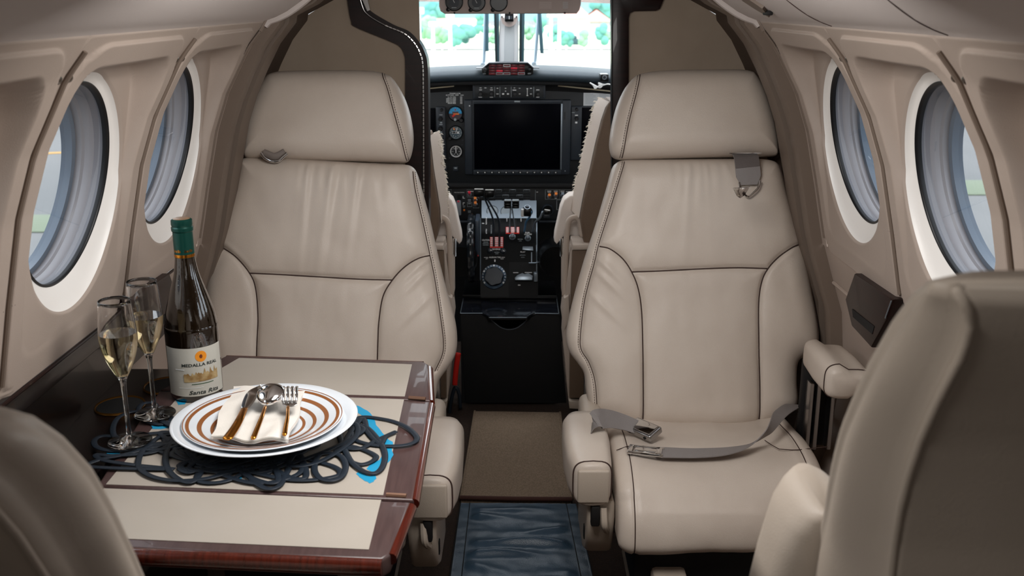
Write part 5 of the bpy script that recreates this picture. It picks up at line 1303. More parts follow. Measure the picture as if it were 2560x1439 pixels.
# placard sheet and coiled cable at the right, mic clip on the glareshield
pl_ = pb('paper_placard', 1459, 232, 1540, 265, .0015, M['paper'], bev=0, label='creased paper checklist placard')
for k in range(8):
    pb('print_line', 1463, 235+k*3.3, 1463+(26 if k % 3 else 20), 236+k*3.3, .0019, M['offw'], pl_, bev=0); pb('print_line', 1498, 235+k*3.3, 1498+(24 if k % 2 else 17), 236+k*3.3, .0019, M['offw'], pl_, bev=0)
mc = empty('plug_box', PY(1509, 194, 3.36), 'small square black socket box at the right end of the glareshield', 'socket')
V, Fc = pxbox(1500, 184, 1520, 203, 3.37, .03, .03, .003); obj('box', V, Fc, M['blackg'], mc); V, Fc = pxbox(1506, 188, 1516, 199, 3.345, .01, .01, .002); obj('socket', V, Fc, M['bezel'], mc); V, Fc = latheg([(.006, -.001), (.0065, .003), (.0055, .003), (.0055, -.001)], PY(1511, 193.5, 3.335), 20, (0, -1, 0)); obj('socket_ring', V, Fc, M['offw'], mc)
cb = MB()
for k in range(4):
    P = smooth([PY(1475+k*3, 207+k*2, 3.37), PY(1488, 214+k*2.4, 3.36), PY(1500, 219-k*2, 3.355), PY(1506+k*2, 211, 3.36), PY(1496, 207+k, 3.37)], 8); V, Fc = tubeg(P, .0022, 6); cb.add(V, Fc)
P = smooth([PY(1504, 214, 3.36), PY(1518, 210, 3.365), PY(1530, 212, 3.37)], 6); V, Fc = tubeg(P, .0024, 6); cb.add(V, Fc)
cb.build('white_cable', M['white'], label='loose coil of thin white cable under the glareshield at the right', cat='cable', sharp=0)
# lower switch panel
YS = 3.43
sp_ = pb('switch_panel', 1060, 466, 1500, 549, .0, M['black'], y=YS, back=.03)
pb('panel_gap', 1000, 459, 1560, 467, .02, M['blackm'], y=YS, back=.02); pb('lower_lip', 1140, 550, 1206, 556, .012, M['bezel'], y=YS, bev=.003); pb('lower_lip', 1346, 550, 1420, 556, .012, M['bezel'], y=YS, bev=.003)
def frame(u0, v0, u1, v1, t=.7, m=None, par=None):
    m = m or M['offw']; par = par or sp_
    mb = MB()
    for a in ((u0, v0, u1, v0+t), (u0, v1-t, u1, v1), (u0, v0, u0+t, v1), (u1-t, v0, u1, v1)): V, Fc = pxbox(a[0], a[1], a[2], a[3], YS, .0012, .001, 0); mb.add(V, Fc)
    mb.build('outline', m, par)
def toggle(u, v, up, m):
    c = PY(u, v, YS); V, Fc = latheg([(.0075, -.001), (.0075, .003), (.0055, .005), (.0035, .006), (.0001, .006)], c, 16, (0, -1, 0)); t = obj('toggle_switch', V, Fc, M['alu'], sp_)
    e = c + Vector((0, -.022, .012 if up else -.014)); V, Fc = tubeg([c + Vector((0, -.004, 0)), e], [.0028, .0052], 10); obj('lever', V, Fc, m, t)
frame(1078, 473, 1129, 496); frame(1078, 498, 1129, 510, .5, M['bezel'])
for u in (1091, 1107, 1120.5): toggle(u, 485.5, False, M['orange']); pb('legend', u-4.5, 477.2, u+4.5, 479, .0014, M['offw'], sp_, y=YS, bev=0)
V, Fc = textg('CABIN SIGN CONTROL', PY(1148, 481, YS-.0015), 2.8/F*YS, width=26/F*YS); obj('lettering', V, Fc, M['white'], sp_)
frame(1167, 473, 1186, 492.5); toggle(1174, 486, True, M['redl']); pb('legend', 1169, 477, 1184, 479, .0014, M['white'], sp_, y=YS, bev=0)
frame(1182.5, 493, 1198, 519.5); toggle(1188.5, 500, True, M['orange']); toggle(1189, 511, True, M['orange'])
sl = pb('lever_slot', 1143, 486, 1153, 500, .001, M['blackm'], sp_, y=YS, bev=0); pb('landing_handle', 1141, 499, 1153.5, 536, .02, mat('clear_handle', '#7f868c', .2, coat=.5), sp_, y=YS, bev=.004); V, Fc = boxg(PY(1146, 503.5, YS-.024), (.008, .006, .006), .002); obj('red_light', V, Fc, M['redl'], sp_)
for q in ([(1157, 490), (1158.5, 490), (1158.5, 494.5), (1162, 494.5), (1162, 496), (1157, 496)], [(1157, 506), (1162, 506), (1162, 507.5), (1158.5, 507.5), (1158.5, 512), (1157, 512)]): V, Fc = pxpoly(q, YS-.0014, .001); obj('mark', V, Fc, M['white'], sp_)
for u, v, w_, h in ((1173.5, 499, 7.5, 1.8), (1173.5, 502.5, 7.5, 1.4), (1173.5, 508.5, 7, 2), (1173.5, 527.3, 7, 1.4), (1173.5, 530.6, 7, 1.2), (1160, 514.5, 7, 1.3), (1160, 517.5, 5, 1.2)): pb('legend', u-w_/2, v-h/2, u+w_/2, v+h/2, .0014, M['offw'], sp_, y=YS, bev=0)
frame(1168, 505.5, 1180, 516.5, .8); dl('indicator_lamp', 1160.5, 524.5, 2.4, .006, M['orange'], sp_, YS)
# caution light matrix
for r_ in range(6):
    for c_ in range(5):
        u = 1238 + c_*17.6; v = 473 + r_*6.6
        if u < 1255 and r_ < 3: pass
        pb('lamp_tile', u, v, u+16.8, v+5.8, .003, M['bezel'] if (r_*3+c_*2) % 4 else M['alu'], sp_, y=YS, bev=.0006); pb('lamp_face', u+1, v+.9, u+15.8, v+4.9, .0036, M['black'], sp_, y=YS, bev=0)
pb('divider', 1338, 475, 1338.8, 505, .0014, M['offw'], sp_, y=YS, bev=0); pb('legend', 1341, 479, 1345, 480.5, .0014, M['white'], sp_, y=YS, bev=0)
frame(1363, 473.5, 1399, 498); frame(1398, 473.5, 1448, 498); frame(1391.5, 499, 1440, 524)
for u, m in ((1373, M['orange']), (1389.5, M['orange']), (1406, M['alu'])): toggle(u, 489 if u > 1380 else 492, True, m); pb('legend', u-5, 476.6, u+5, 478.2, .0014, M['white'], sp_, y=YS, bev=0); pb('legend', u-4, 479.6, u+4, 481, .0014, M['white'], sp_, y=YS, bev=0); pb('legend', u-2.5, 494.6, u+2.5, 496.4, .0014, M['white'], sp_, y=YS, bev=0)
for u in (1420, 1430): pb('legend', u-5, 478, u+5, 479.8, .0014, M['white'], sp_, y=YS, bev=0)
dl('air_outlet', 1369, 524, 15.5, .012, M['bezel'], sp_, YS, 40); dl('air_outlet_inner', 1369, 524, 12.5, .016, M['blackg'], sp_, YS, 40)
frame(1263.5, 474, 1280, 481, .6)

# ------------------------------------------------------------------ centre pedestal
pd = empty('center_pedestal', (0, 3.2, 0), 'black cockpit centre pedestal with levers, red-striped slots and a big trim wheel dial', 'pedestal')
VP = [500, 545, 556, 580, 605, 660, 700, 742]; YP_ = [3.405, 3.345, 3.325, 3.292, 3.272, 3.238, 3.215, 3.195]
def yv(v): return float(np.interp(v, VP, YP_))
def PD(u, v, lift=0.0):
    p = PY(u, v, yv(v)); 
    if lift: p = p + (EYE-p).normalized()*lift
    return p
def pds(name, us_, vs_, m, par=pd, lift=0):
    G = [[tuple(PD(u, v, lift)) for v in vs_] for u in us_]; V, Fc = gridg(np.array(G)); return obj(name, V, Fc, m, par, sharp=25)
vv = list(np.linspace(545, 742, 34))
face = pds('quadrant_face', [1201, 1240, 1272, 1272.4], vv, M['pedblack']); 
vv2 = list(np.linspace(545, 655, 20)); face2 = pds('quadrant_face', [1272.4, 1300, 1342], vv2, M['pedblack'])
pds('lower_face', [1273, 1300, 1345], list(np.linspace(655, 742, 8)), M['blackm'])
for ua, ub in ((1201, 1199), (1342, 1344)):
    P = [PD(ua, v) for v in np.linspace(545, 700, 20)]; V, Fc = tubeg(P, .0018, 6); obj('edge_trim', V, Fc, M['alu'], pd)
# sides and core of the pedestal
A = [PD(1201, v) for v in vv]; side = [(p.y, p.z) for p in A]; poly = side + [(3.26, side[-1][1]), (3.26, .0), (3.44, .0), (3.44, side[0][1])]
for u0, u1 in ((1201, 1342),):
    xa = PD(u0, 600).x; xb = PD(u1, 600).x
    V, Fc = prismg([Vector((xa+.002, a, b-.004)) for a, b in poly], (xb-xa-.004, 0, 0)); obj('core', V, Fc, M['blackm'], pd)
# bright subpanel with three round cut-outs above the quadrant
vs3 = [501, 512, 523, 534, 545]; G = [[tuple(PY(u, v, np.interp(v, [501, 545], [3.41, 3.345]))) for v in vs3] for u in (1204, 1240, 1275, 1308, 1341)]
V, Fc = gridg(np.array(G)); sb_ = obj('subpanel', V, Fc, M['alu'], pd)
for u, v, r in ((1231, 528, 14), (1266, 529, 14), (1317, 530, 14)):
    c = PY(u, v, np.interp(v, [501, 545], [3.41, 3.345])) + Vector((0, -.002, .001)); ax = Vector((0, -.85, .55)); rr_ = r/F*3.37
    V, Fc = latheg([(rr_*1.06, .000), (rr_*1.06, .0016), (rr_, .0016), (rr_*.98, -.001)], c, 36, ax, False); obj('cutout_rim', V, Fc, M['bezel'], sb_)
    V, Fc = latheg([(rr_*.98, .0006), (.0001, .0006)], c, 36, ax, False); obj('cutout', V, Fc, mat('cutout_pale', '#b5c3cc', .3, .2) if u != 1317 else M['bezel'], sb_)
# slots and red striped plates
def pdbox(name, u0, v0, u1, v1, lift, m, par=pd, nv=6):
    vs_ = np.linspace(v0, v1, nv); G = [[tuple(PD(u, v, lift)) for v in vs_] for u in (u0, (u0+u1)/2, u1)]; V, Fc = gridg(np.array(G)); return obj(name, V, Fc, m, par)
for (u0, v0, u1, v1, slots, n) in ((1225, 592, 1258, 619, ((1234.5, 3.2), (1248.5, 3.2)), 5), (1264.5, 567, 1298, 584, ((1274.5, 3), (1289, 3)), 4)):
    rp = pdbox('red_plate', u0, v0, u1, v1, .001, M['red'])
    cuts = [u0+1] + [x for s in slots for x in (s[0]-s[1], s[0]+s[1])] + [u1-1]
    for k in range(n):
        va = v0 + 1.2 + k*(v1-v0-3)/n
        for j in range(0, len(cuts), 2): pdbox('white_stripe', cuts[j], va, cuts[j+1], va+(v1-v0-3)/n*.55, .0016, M['white'], rp, 2)
for u, v0, v1, w_ in ((1234.5, 548, 616, 2.6), (1248.5, 548, 616, 2.6), (1274.5, 548, 581, 2.4), (1289, 548, 581, 2.4), (1311, 548, 580, 2.6), (1331, 548, 580, 2.6)): pdbox('lever_slot', u-w_, v0, u+w_, v1, .0024, M['blackm'], nv=12)
# text on the pedestal, laid on its sloping face
def ptext(s, u, v, hpx, wpx, m=None, vert=False, lift=.0022):
    c = PD(u, v, lift); Yd = (PD(u, v-6, lift) - PD(u, v+6, lift)).normalized(); k = (PD(u, v-6).z - PD(u, v+6).z); sc = F/ (c.y*CT + (H-c.z)*ST)
    hh = hpx/sc/max(.3, ((PD(u, v-6, lift)-PD(u, v+6, lift)).length and (12/sc)/(PD(u, v-6, lift)-PD(u, v+6, lift)).length))
    if vert: V, Fc = textg(s, c, wpx/sc, Yd*-1, (1, 0, 0), hh)
    else: V, Fc = textg(s, c, hh, (1, 0, 0), Yd, wpx/sc)
    obj('lettering', V, Fc, m or M['white'], pd)
ptext('CAUTION', 1214.5, 600, 5, 19); ptext('REVERSE', 1214.5, 605.2, 3, 12, M['offw']); ptext('REVERSE ONLY WITH', 1214.5, 608.8, 3, 15, M['offw']); ptext('ENGINES RUNNING', 1214.5, 612.4, 3, 14, M['offw'])
ptext('REVERSE', 1240.5, 622.8, 5, 20); ptext('FRICTION', 1242, 630.5, 3.6, 12, M['offw']); ptext('LOCK', 1242, 634, 3.4, 8, M['offw'])
ptext('AILERON TAB', 1237, 643, 5, 29); ptext('LEFT', 1217, 646.6, 2.8, 6); ptext('RIGHT', 1255.5, 646.8, 2.8, 8)
pdbox('arrow', 1210, 642.6, 1220.5, 643.6, .0022, M['white']); pdbox('arrow', 1253, 642.4, 1262, 643.4, .0022, M['white'])
ptext('FUEL', 1319, 581.5, 4.4, 12); ptext('CUT OFF', 1320, 585.8, 4.4, 19); ptext('FRICTION', 1300.5, 598, 3.4, 12, M['offw']); ptext('LOCK', 1300.5, 602, 3.2, 7, M['offw']); ptext('FLAP', 1307, 629.5, 4.6, 12); ptext('UP', 1311, 622, 3.2, 5); ptext('APPROACH', 1307, 637.5, 2.6, 14, M['offw']); ptext('DOWN', 1307, 643, 2.6, 8, M['offw'])
ptext('POWER', 1215.5, 552, 18, 4.2, vert=True); ptext('POWER', 1228, 573, 22, 3.4, M['offw'], vert=True); ptext('GO', 1267, 549.5, 8, 3.4, vert=True); ptext('GO', 1302.5, 549.5, 8, 3.2, vert=True); ptext('PROP', 1215.5, 578, 12, 4, vert=True)
pdbox('mark', 1235.8, 648.5, 1238.6, 654, .0022, M['white']); pdbox('mark', 1205, 557, 1210.5, 559, .0022, M['white'])
# friction knobs
def pk(u, v, rpx, out, m, name='knob', prof=knobp, par=pd, seg=28):
    c = PD(u, v, .001); sc = F/(c.y*CT + (H-c.z)*ST); n = (PD(u, v-5)-PD(u, v+5)).cross(Vector((1, 0, 0))).normalized()
    if n.y > 0: n = -n
    V, Fc = latheg(prof(rpx/sc, out), c, seg, n); return obj(name, V, Fc, m, par), c, n, sc
for u, v, r, an_ in ((1225.5, 628, 7.6, -.1), (1257.5, 628.5, 7.6, -.6), (1281, 592, 7.8, .7), (1319.5, 595.5, 7.4, PI/2)):
    kb, c, n, sc = pk(u, v, r*.8, .018, M['alu'] if v < 600 else M['bezel']); X = Vector((1, 0, 0)); Yn = n.cross(X).normalized()*-1
    if Yn.z < 0: Yn = -Yn
    d = X*math.cos(an_) + Yn*math.sin(an_); V, Fc = tubeg([c + n*.019, c + n*.019 + d*(r*.62/sc)], .0011, 5); obj('index_line', V, Fc, M['white'], kb)
# aileron tab wheel: graduated ring round a scalloped knob
c = PD(1235, 692, 0); sc = F/(c.y*CT + (H-c.z)*ST); n = Vector((0, -.93, .36)).normalized(); X = Vector((1, 0, 0)); Yn = n.cross(X).normalized(); Yn = Yn if Yn.z > 0 else -Yn
R0 = 31/sc
V, Fc = latheg([(R0, -.012), (R0, .004), (R0*.97, .010), (R0*.78, .014), (R0*.76, .010), (R0*.74, .0)], c, 56, n); tw = obj('trim_dial', V, Fc, mat('dial_ring', '#4f6276', .35, .4), pd)
for k in range(17):
    a = PI*(-.18 + 1.36*k/16); d = X*math.cos(a) + Yn*math.sin(a); t_ = Yn*math.cos(a) - X*math.sin(a); big_ = k % 4 == 0
    p0 = c + d*R0*.96 + n*.0108; p1 = c + d*R0*.84 + n*.0132; ww = .0030 if big_ else .0009; obj('graduation', [p0-t_*ww, p0+t_*ww, p1+t_*ww, p1-t_*ww], [[0, 1, 2, 3]], M['white'], tw)
rg = []
for (q, h) in ((.0, -.004), (1, -.004), (1, .024), (.94, .030), (.0, .032)):
    rg.append([c + (X*math.cos(2*PI*k/72) + Yn*math.sin(2*PI*k/72))*(R0*.74*max(q, .001)*(1-.06*math.cos(6*2*PI*k/72+PI/2))) + n*h for k in range(72)])
V, Fc = loft(rg); obj('trim_knob', V, Fc, M['bezel'], tw, sharp=40)
# rudder tab knob, flap lever gate
V, Fc = prismg([PD(u, v, .03) for u, v in [(1287, 694), (1294, 687), (1306, 682), (1312, 685), (1320, 682), (1332, 689), (1331, 700), (1288, 700)]], (0, .03, -.01), .002); obj('rudder_tab_knob', V, Fc, M['alu'], pd)
pdbox('legend', 1283, 680.5, 1296, 681.8, .002, M['white']); pdbox('legend', 1312, 680, 1330, 681.6, .002, M['white']); V, Fc = boxg(PD(1339, 691, .02), (.013, .02, .03), .002); obj('tab_side', V, Fc, M['alu'], pd)
V, Fc = prismg([PD(u, v, .012) for u, v in [(1307, 617), (1332, 617), (1333, 626), (1306, 624)]], (0, .01, 0), .001); obj('flap_lever', V, Fc, M['alu'], pd)
P = [PD(u, v, .003) for u, v in [(1341, 612), (1342, 650), (1346, 655), (1338, 657), (1322, 657)]]; V, Fc = tubeg(P, .0022, 6); obj('gate_edge', V, Fc, M['alu'], pd)
pdbox('lever_slot', 1328, 630, 1330, 656, .0022, M['alu']); pdbox('legend', 1295, 711, 1301, 713.5, .002, M['white'])
# levers
def lever(pts, w0, w1, m=None):
    P = [PY(u, v, y) for u, v, y in pts]; V, Fc = tubeg(smooth(P, 5), 1, 8, up=(0, -1, .3), flat=(w0, w1)); return obj('lever', V, Fc, m or M['alu'], pd, sharp=0)
lever([(1234.5, 600, 3.262), (1233, 552, 3.26), (1222, 520, 3.24), (1209, 490, 3.22)], .0030, .006, M['bezel']); lever([(1248.5, 600, 3.262), (1247, 552, 3.26), (1232, 520, 3.24), (1213, 490, 3.22)], .0030, .006, M['bezel'])
for (a, b, c2, d_) in ((1184, 472, 1210, 490), (1211.5, 474, 1236, 493)):
    V, Fc = pxbox(a, c2*0+b, c2, d_, 3.22, .018, .018, .006); k_ = obj('power_lever_grip', V, Fc, M['blackg'], pd); V, Fc = tubeg([PY(a+2, b+.4, 3.205), PY(c2-2, b+.6, 3.205)], .0016, 6); obj('grip_edge', V, Fc, M['white'], k_)
lever([(1274.5, 578, 3.28), (1275, 545, 3.28), (1276.5, 518, 3.27)], .0022, .006); lever([(1289, 578, 3.28), (1284, 545, 3.28), (1280, 518, 3.27)], .0022, .006)
for u0, u1 in ((1260, 1278.5), (1280, 1298)):
    gp_ = MB()
    for k in range(3): V, Fc = pxbox(u0, 500+k*6.8, u1, 506+k*6.8, 3.26, .012, .012, .003); gp_.add(V, Fc)
    o = gp_.build('prop_lever_grip', M['blackg'], pd)
    V, Fc = pxbox(u0+1, 499, u1-1, 501, 3.25, .012, .01, .0008); obj('grip_edge', V, Fc, M['offw'], o)
lever([(1311, 578, 3.28), (1315, 555, 3.26), (1324, 542, 3.245), (1328, 528, 3.24)], .0035, .006, mat('lever_blue', '#5b8db5', .3, .5)); lever([(1331, 578, 3.28), (1338, 556, 3.25), (1350, 544, 3.235), (1357, 528, 3.23)], .0035, .006, M['alu'])
V, Fc = pxbox(1309, 521, 1328, 539, 3.24, .016, .016, .004); o = obj('condition_lever_grip', V, Fc, M['blackg'], pd); V, Fc = pxbox(1302.5, 522, 1311, 541, 3.25, .01, .01, .003); obj('grip_white_side', V, Fc, M['white'], o); V, Fc = latheg([(.009, 0), (.0095, .004), (.008, .004)], PY(1318, 519, 3.235), 24, (0, -.6, .8), False); obj('grip_ring', V, Fc, M['alu'], o)
V, Fc = pxbox(1359, 524, 1375, 534, 3.23, .014, .014, .004); o = obj('condition_lever_grip', V, Fc, M['blackg'], pd); V, Fc = tubeg([PY(1361, 523.6, 3.215), PY(1375, 526, 3.215)], .0018, 6); obj('grip_edge', V, Fc, M['white'], o); V, Fc = pxbox(1359, 534, 1374, 543, 3.235, .012, .01, .003); obj('grip_lower', V, Fc, M['bezel'], o)
# elevator trim wheel on the left side
wc = PY(1179, 620, 3.27); R1 = 79/F*3.27
for k_, (r, w_) in enumerate(((R1, .010),)):
    rg = []
    for i in range(64):
        a = 2*PI*i/64; rr_ = R1*(1+.035*math.cos(a*18)); cc = wc + Vector((0, math.cos(a)*rr_, math.sin(a)*rr_)); d = Vector((0, math.cos(a), math.sin(a)))
        rg.append([cc + Vector((math.cos(t)*.012, 0, 0)) + d*math.sin(t)*.010 for t in np.linspace(0, 2*PI, 9)[:-1]])
    V, Fc = gridg(np.array([[tuple(p) for p in r] for r in rg]), wrapu=True, wrapv=True); twl = obj('trim_wheel', V, Fc, mat('trim_wheel_rubber', '#1a2026', .25, coat=.4), pd, sharp=0)
V, Fc = latheg([(R1*.92, -.004), (R1*.92, .004), (.0001, .004)], wc, 48, (1, 0, 0)); obj('wheel_web', V, Fc, M['blackm'], twl)
V, Fc = pxbox(1187, 549, 1199, 640, 3.25, .01, .10, .004); ti = obj('trim_indicator', V, Fc, mat('indicator_grey', '#3a4654', .4), pd); V, Fc = pxbox(1188, 637.5, 1196, 640, 3.238, .002, .002, 0); obj('red_mark', V, Fc, M['red'], ti)
# ------------------------------------------------------------------ black shelf at the aft end of the pedestal
sh = empty('pedestal_box', (0, 3.1, 0), 'scratched gloss black box with a curved finger notch, standing at the head of the aisle', 'box')
zt = PY(1280, 790, 3.02).z
P = [PZ(u, v, zt) for u, v in [(1150, 782), (1205, 782), (1214, 785), (1222, 793), (1318, 793), (1328, 785), (1340, 782), (1397, 783), (1391, 742), (1159, 740)]]
V, Fc = prismg([p - Vector((0, 0, .008)) for p in P], (0, 0, .008), .0012); obj('top_plate', V, Fc, mat('scratched_gloss_black', '#0a0c10', .16, coat=.5, bump=('n', 60, .1), mottle=('#181b22', 40)), sh)
P = [PZ(u, v, zt+.012) for u, v in [(1157, 737), (1392, 739), (1385, 702), (1163, 700)]]; V, Fc = prismg([p - Vector((0, 0, .012)) for p in P], (0, 0, .012), .0012); obj('rear_plate', V, Fc, M['blackg'], sh)
for a, b in (((1160, 740.5), (1392, 741.5)), ((1151, 782.5), (1206, 782.5)), ((1337, 782.5), (1396, 783.5)), ((1224, 793.2), (1316, 793.2)), ((1159, 740), (1151, 782)), ((1391, 742), (1397, 783))):
    V, Fc = tubeg([PZ(*a, zt+.0005), PZ(*b, zt+.0005)], .0009, 6); obj('bright_edge', V, Fc, M['alu'], sh)
yfr = PZ(1200, 783, zt).y + .004
fr_px = [(1152, 785), (1208, 786), (1222, 794), (1236, 806), (1252, 818), (1270, 823), (1290, 820), (1308, 808), (1322, 794), (1336, 786), (1398, 786), (1416, 1026), (1164, 1026)]
Pf = [PY(u, v, yfr) for u, v in fr_px]
for p in Pf: p.z = max(p.z, .012)
V, Fc = prismg(Pf, (0, .012, 0), .001); obj('front_board', V, Fc, M['blackm'], sh)
V, Fc = tubeg(smooth(Pf[2:9], 5), .0010, 6); obj('notch_edge', V, Fc, M['alu'], sh)
xa, xb = Pf[0].x + .004, Pf[10].x - .004
for x in (xa, xb): V, Fc = boxg((x, yfr+.11, zt/2), (.012, .20, zt-.02)); obj('side_board', V, Fc, M['blackm'], sh)
V, Fc = boxg((0, yfr+.2, zt/2), (xb-xa, .012, zt-.02)); obj('rear_board', V, Fc, M['blackm'], sh)

# ------------------------------------------------------------------ pilot seats, mirrored about the pedestal
def pilot(sg, lab):
    mx = lambda u: u if sg > 0 else 2540-u
    r = empty('pilot_seat', (sg*.33, 2.95, 0), lab, 'seat', 'cockpit seats with sheepskin covers')
    X = lambda pts: [(mx(u), v) for u, v in pts]
    if sg > 0: back = [(1526, 254), (1516, 268), (1505, 300), (1490, 360), (1477, 420), (1462, 480), (1450, 545), (1462, 620), (1680, 620), (1680, 254)]
    else: back = [(1470, 340), (1466, 350), (1462, 385), (1458, 420), (1450, 470), (1442, 520), (1440, 560), (1455, 620), (1680, 620), (1680, 340)]
    V, Fc = prismg([PY(u, v, 2.80) for u, v in X(back)], (0, .15, 0), .012, 3)
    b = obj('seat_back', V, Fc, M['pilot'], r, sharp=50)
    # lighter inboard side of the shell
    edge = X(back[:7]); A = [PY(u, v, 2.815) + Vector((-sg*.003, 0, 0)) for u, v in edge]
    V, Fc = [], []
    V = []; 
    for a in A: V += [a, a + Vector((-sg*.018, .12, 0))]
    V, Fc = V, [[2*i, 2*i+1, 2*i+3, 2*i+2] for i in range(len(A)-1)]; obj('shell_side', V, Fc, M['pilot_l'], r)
    # sheepskin: tufted fleece standing past the edge
    rn = random.Random(9); G = []
    P = smooth([PY(u, v, 2.96) for u, v in X([(back[0][0]-4, back[0][1]-2)] + [(u-9, v) for u, v in back[1:6]])], 14)
    for i, p in enumerate(P):
        row = []
        for k in range(14):
            t = 2*PI*k/14; j = 1 + .35*rn.random()
            row.append((p.x + math.cos(t)*.020*j + sg*.012, p.y + math.sin(t)*.045*j, p.z + rn.uniform(-.004, .004)))
        G.append(row)
    V, Fc = gridg(np.array(G), wrapv=True); Fc.append([k for k in range(13, -1, -1)]); Fc.append([(len(P)-1)*14+k for k in range(14)]); wl_ = obj('sheepskin_cover', V, Fc, M['wool'], r, sharp=0)
    tf = MB()
    for p in P:
        for k in range(7):
            o = Vector((p.x - sg*rn.uniform(.002, .010) , p.y + rn.uniform(-.05, .05), p.z + rn.uniform(-.004, .004))); d = Vector((-sg*rn.uniform(.5, 1), rn.uniform(-.5, .5), rn.uniform(-.8, .6))).normalized()
            V, Fc = tubeg([o, o + d*.016, o + d*.021 + Vector((0, 0, -.004))], [.0022, .0016, .0004], 4); tf.add(V, Fc)
    tf.build('fleece_tufts', M['wool'], wl_, kind='stuff', sharp=0)
    # white armrest, folded up beside the seat
    ap = [(1424, 489), (1442, 486), (1462, 486), (1462, 600), (1428, 590), (1412, 588), (1400, 602), (1392, 611), (1386, 604), (1388, 585), (1395, 555), (1402, 520), (1410, 500)]
    V, Fc = prismg([PY(u, v, 2.93) for u, v in X(ap)], (0, .07, 0), .010, 3); obj('armrest', V, Fc, M['arm_w'], r, sharp=50)
    # bent support tube and its fittings
    tp_ = [PY(u, v, 2.84) for u, v in X([(1411, 740), (1413, 680), (1416, 600), (1420, 560), (1428, 546), (1441, 544), (1450, 556), (1456, 590)])]
    V, Fc = tubeg(smooth(tp_, 6), .0085, 10); obj('arm_tube', V, Fc, M['pilot_l'], r, sharp=0)
    V, Fc = tubeg([PY(mx(1404), 596, 2.86), PY(mx(1404), 640, 2.86)], .005, 8); obj('hinge_pin', V, Fc, M['steel'], r)
    V, Fc = prismg([PY(u, v, 2.85) for u, v in X([(1405, 640), (1418, 630), (1421, 742), (1412, 748), (1404, 730)])], (0, .05, 0), .006, 2); obj('arm_bracket', V, Fc, M['pilot_l'], r)
    # lower side panel with a lighter inboard face
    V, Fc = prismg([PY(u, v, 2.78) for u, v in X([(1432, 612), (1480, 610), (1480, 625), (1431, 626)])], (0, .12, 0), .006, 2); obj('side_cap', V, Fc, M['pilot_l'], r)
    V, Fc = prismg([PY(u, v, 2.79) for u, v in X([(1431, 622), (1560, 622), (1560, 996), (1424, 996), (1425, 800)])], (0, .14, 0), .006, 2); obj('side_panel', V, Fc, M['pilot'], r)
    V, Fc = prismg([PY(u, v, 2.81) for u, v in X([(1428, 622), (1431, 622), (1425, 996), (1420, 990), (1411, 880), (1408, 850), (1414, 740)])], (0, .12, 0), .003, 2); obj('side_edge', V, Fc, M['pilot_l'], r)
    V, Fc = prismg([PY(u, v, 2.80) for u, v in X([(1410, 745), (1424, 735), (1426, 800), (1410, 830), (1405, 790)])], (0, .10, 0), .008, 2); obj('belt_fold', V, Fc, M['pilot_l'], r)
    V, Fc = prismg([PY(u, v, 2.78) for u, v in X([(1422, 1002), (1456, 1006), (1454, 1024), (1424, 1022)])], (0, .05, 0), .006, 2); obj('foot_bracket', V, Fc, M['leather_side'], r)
    V, Fc = boxg((sg*.36, 2.98, .26), (.34, .34, .12), .03, 3); obj('seat_cushion', V, Fc, M['pilot_l'], r)
    V, Fc = boxg((sg*.36, 2.98, .12), (.28, .28, .24), .01); obj('seat_base', V, Fc, M['blackm'], r)
    V, Fc = latheg([(.0001, .02), (.05, .018), (.055, 0), (.055, -.10)], PY(mx(1388), 650, 3.20), 30, (0, -1, 0)); rc = obj('floor_canister', V, Fc, M['blackg'], r)
pilot(1, 'right cockpit seat with a tall sheepskin cover and white armrest'); pilot(-1, 'left cockpit seat with sheepskin edge, partly behind the door frame')
# pieces in the shadow beside the pedestal
P = smooth([PY(1146, 882, 2.97), PY(1141, 915, 2.97), PY(1138, 945, 2.97), PY(1137, 962, 2.97)], 6); V, Fc = tubeg(P, 1, 8, up=(0, -1, 0), flat=(.0085, .004))
obj('red_strap', V, Fc, M['strap'], label='short red strap hanging beside the left cockpit seat', cat='strap', sharp=0)
P = smooth([PY(1122, 1046, 3.0), PY(1128, 1000, 3.0), PY(1138, 968, 3.0), PY(1148, 985, 3.0), PY(1151, 1020, 3.0)], 6); V, Fc = tubeg(P, .006, 8)
obj('black_hose', V, Fc, M['bezel'], label='black looped hose on the floor behind the left cockpit seat', cat='hose', sharp=0)
V, Fc = pxpoly([(1082, 990), (1094, 992), (1100, 1003), (1098, 1008), (1083, 1004)], 2.95, .01); obj('blue_tag', V, Fc, mat('blue_plastic', '#1b4fd0', .4), label='small bright blue tag beside the left cockpit seat', cat='tag')

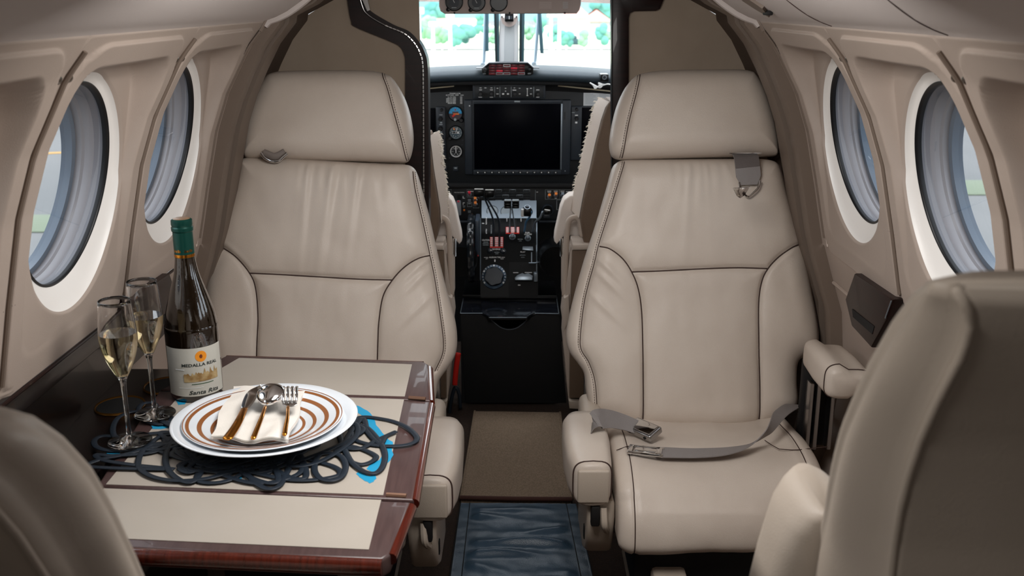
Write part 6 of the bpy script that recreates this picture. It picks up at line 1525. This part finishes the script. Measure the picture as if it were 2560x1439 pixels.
# ------------------------------------------------------------------ overhead console, compass, wipers
oc = empty('overhead_console', PY(1275, 0, 3.05), 'beige overhead console with three round black gauges at the top of the windshield', 'console')
V, Fc = pxpoly([(1097, -60), (1453, -60), (1453, 10), (1449, 25), (1442, 34), (1112, 35), (1101, 28), (1097, 16)], 3.05, .10, .006); ob = obj('console_body', V, Fc, M['over'], oc)
for i, (u, v) in enumerate(((1135.5, 5), (1191.5, 6), (1247, 6))):
    c = PY(u, v, 3.05); r = 22/F*3.05*.98
    V, Fc = latheg([(r, -.002), (r, .005), (r*.90, .007), (r*.88, .002), (.0001, .002)], c, 40, (0, -1, 0)); g = obj('gauge', V, Fc, M['blackg'], oc)
    if i < 2:
        V, Fc = latheg([(r*.55, .0026), (.0001, .0026)], c, 32, (0, -1, 0), False); obj('gauge_face', V, Fc, M['bezel'], g)
        for k in range(9): a = PI*(.15+.7*k/8); rot_bar(c, a, r*.62, r*.78, r*.02, M['white'], 'tick', g, .003)
        rot_bar(c, PI*.65, -r*.1, r*.6, r*.025, M['white'], 'pointer', g, .0035); pb('legend', u-6, v+13, u+6, v+15.2, .0075, M['offw'], g, 3.05, 0)
    V, Fc = latheg([(.0055, -.002), (.006, .006), (.0001, .007)], PY(u-15, v+19, 3.05), 16, (0, -1, 0)); obj('adjust_knob', V, Fc, M['blackg'], oc)
for u in (1136, 1274, 1412): V, Fc = latheg([(.003, -.001), (.0025, .002), (.0001, .002)], PY(u, 32.5, 3.05), 12, (0, -1, 0)); obj('screw', V, Fc, M['dark'], oc)
for k in range(7):
    pb('print_line', 1348, 5+k*2.5, 1379, 6+k*2.5, .0006, mat('pale_ink', '#d5c9c4', .7), oc, 3.05, 0); pb('print_line', 1407, 5+k*2.5, 1420, 6+k*2.5, .0006, M['paper'], oc, 3.05, 0)
cm = empty('compass', PY(1273, 45, 3.66), 'small black magnetic compass in a beige horseshoe mount on the centre post', 'compass')
P = [PY(1273 + 20*math.cos(a), 46 - 21*math.sin(a), 3.67) for a in np.linspace(PI*.95, PI*2.05, 24)]
Q = [PY(1273 + 12.5*math.cos(a), 46 - 9*math.sin(a), 3.67) for a in np.linspace(PI*.95, PI*2.05, 24)]
strip(P, Q, .03, M['over'], 'mount', cm)
V, Fc = pxbox(1262, 33, 1284, 54, 3.66, .02, .03, .003); obj('compass_body', V, Fc, M['blackg'], cm); V, Fc = pxbox(1265, 40, 1281, 48, 3.638, .001, .002, 0); obj('compass_card', V, Fc, M['bezel'], cm)
pb('card_mark', 1272.4, 40, 1273.6, 48, .0015, M['white'], cm, 3.637, 0)
for u, v in ((1255, 42), (1291, 42)): V, Fc = latheg([(.003, -.001), (.0025, .002), (.0001, .002)], PY(u, v, 3.668), 12, (0, -1, 0)); obj('screw', V, Fc, M['dark'], cm)
wm = mat('wiper_arm_grey', '#9fb2c2', .4, .4); wbm = mat('wiper_blade', '#3b5f70', .6)
def wiper(arm, blade, lab):
    r = empty('windshield_wiper', PY(arm[0][0], arm[0][1], 4.0), lab, 'wiper')
    V, Fc = tubeg([PY(u, v, 4.0) for u, v in arm], 1, 8, up=(0, -1, 0), flat=(.0065, .005)); obj('arm', V, Fc, wm, r)
    V, Fc = pxpoly(blade, 3.98, .02, .002); b = obj('blade', V, Fc, wbm, r)
    (u0, v0), (u1, v1) = blade[0], blade[-1]
    for t in (.35, .65): V, Fc = tubeg([PY(blade[0][0]*(1-t)+blade[1][0]*t, blade[0][1], 3.975), PY(blade[3][0]*(1-t)+blade[2][0]*t, blade[3][1], 3.975)], .0012, 5); obj('rubber_strip', V, Fc, M['seal'], b)
    V, Fc = boxg(PY(arm[0][0], arm[0][1]-3, 3.99), (.02, .02, .022), .005); obj('pivot', V, Fc, M['alu'], r)
wiper([(1207, 166), (1210, 150), (1214, 35), (1214, -20)], [(1213, -20), (1222, -20), (1221.5, 128), (1212.5, 128)], 'left windshield wiper, upright beside the centre post')
wiper([(1335, 164), (1338, 150), (1346, 40), (1348, -20)], [(1340, -20), (1350, -20), (1359.5, 134), (1351, 133)], 'right windshield wiper with its blade slanting outwards')
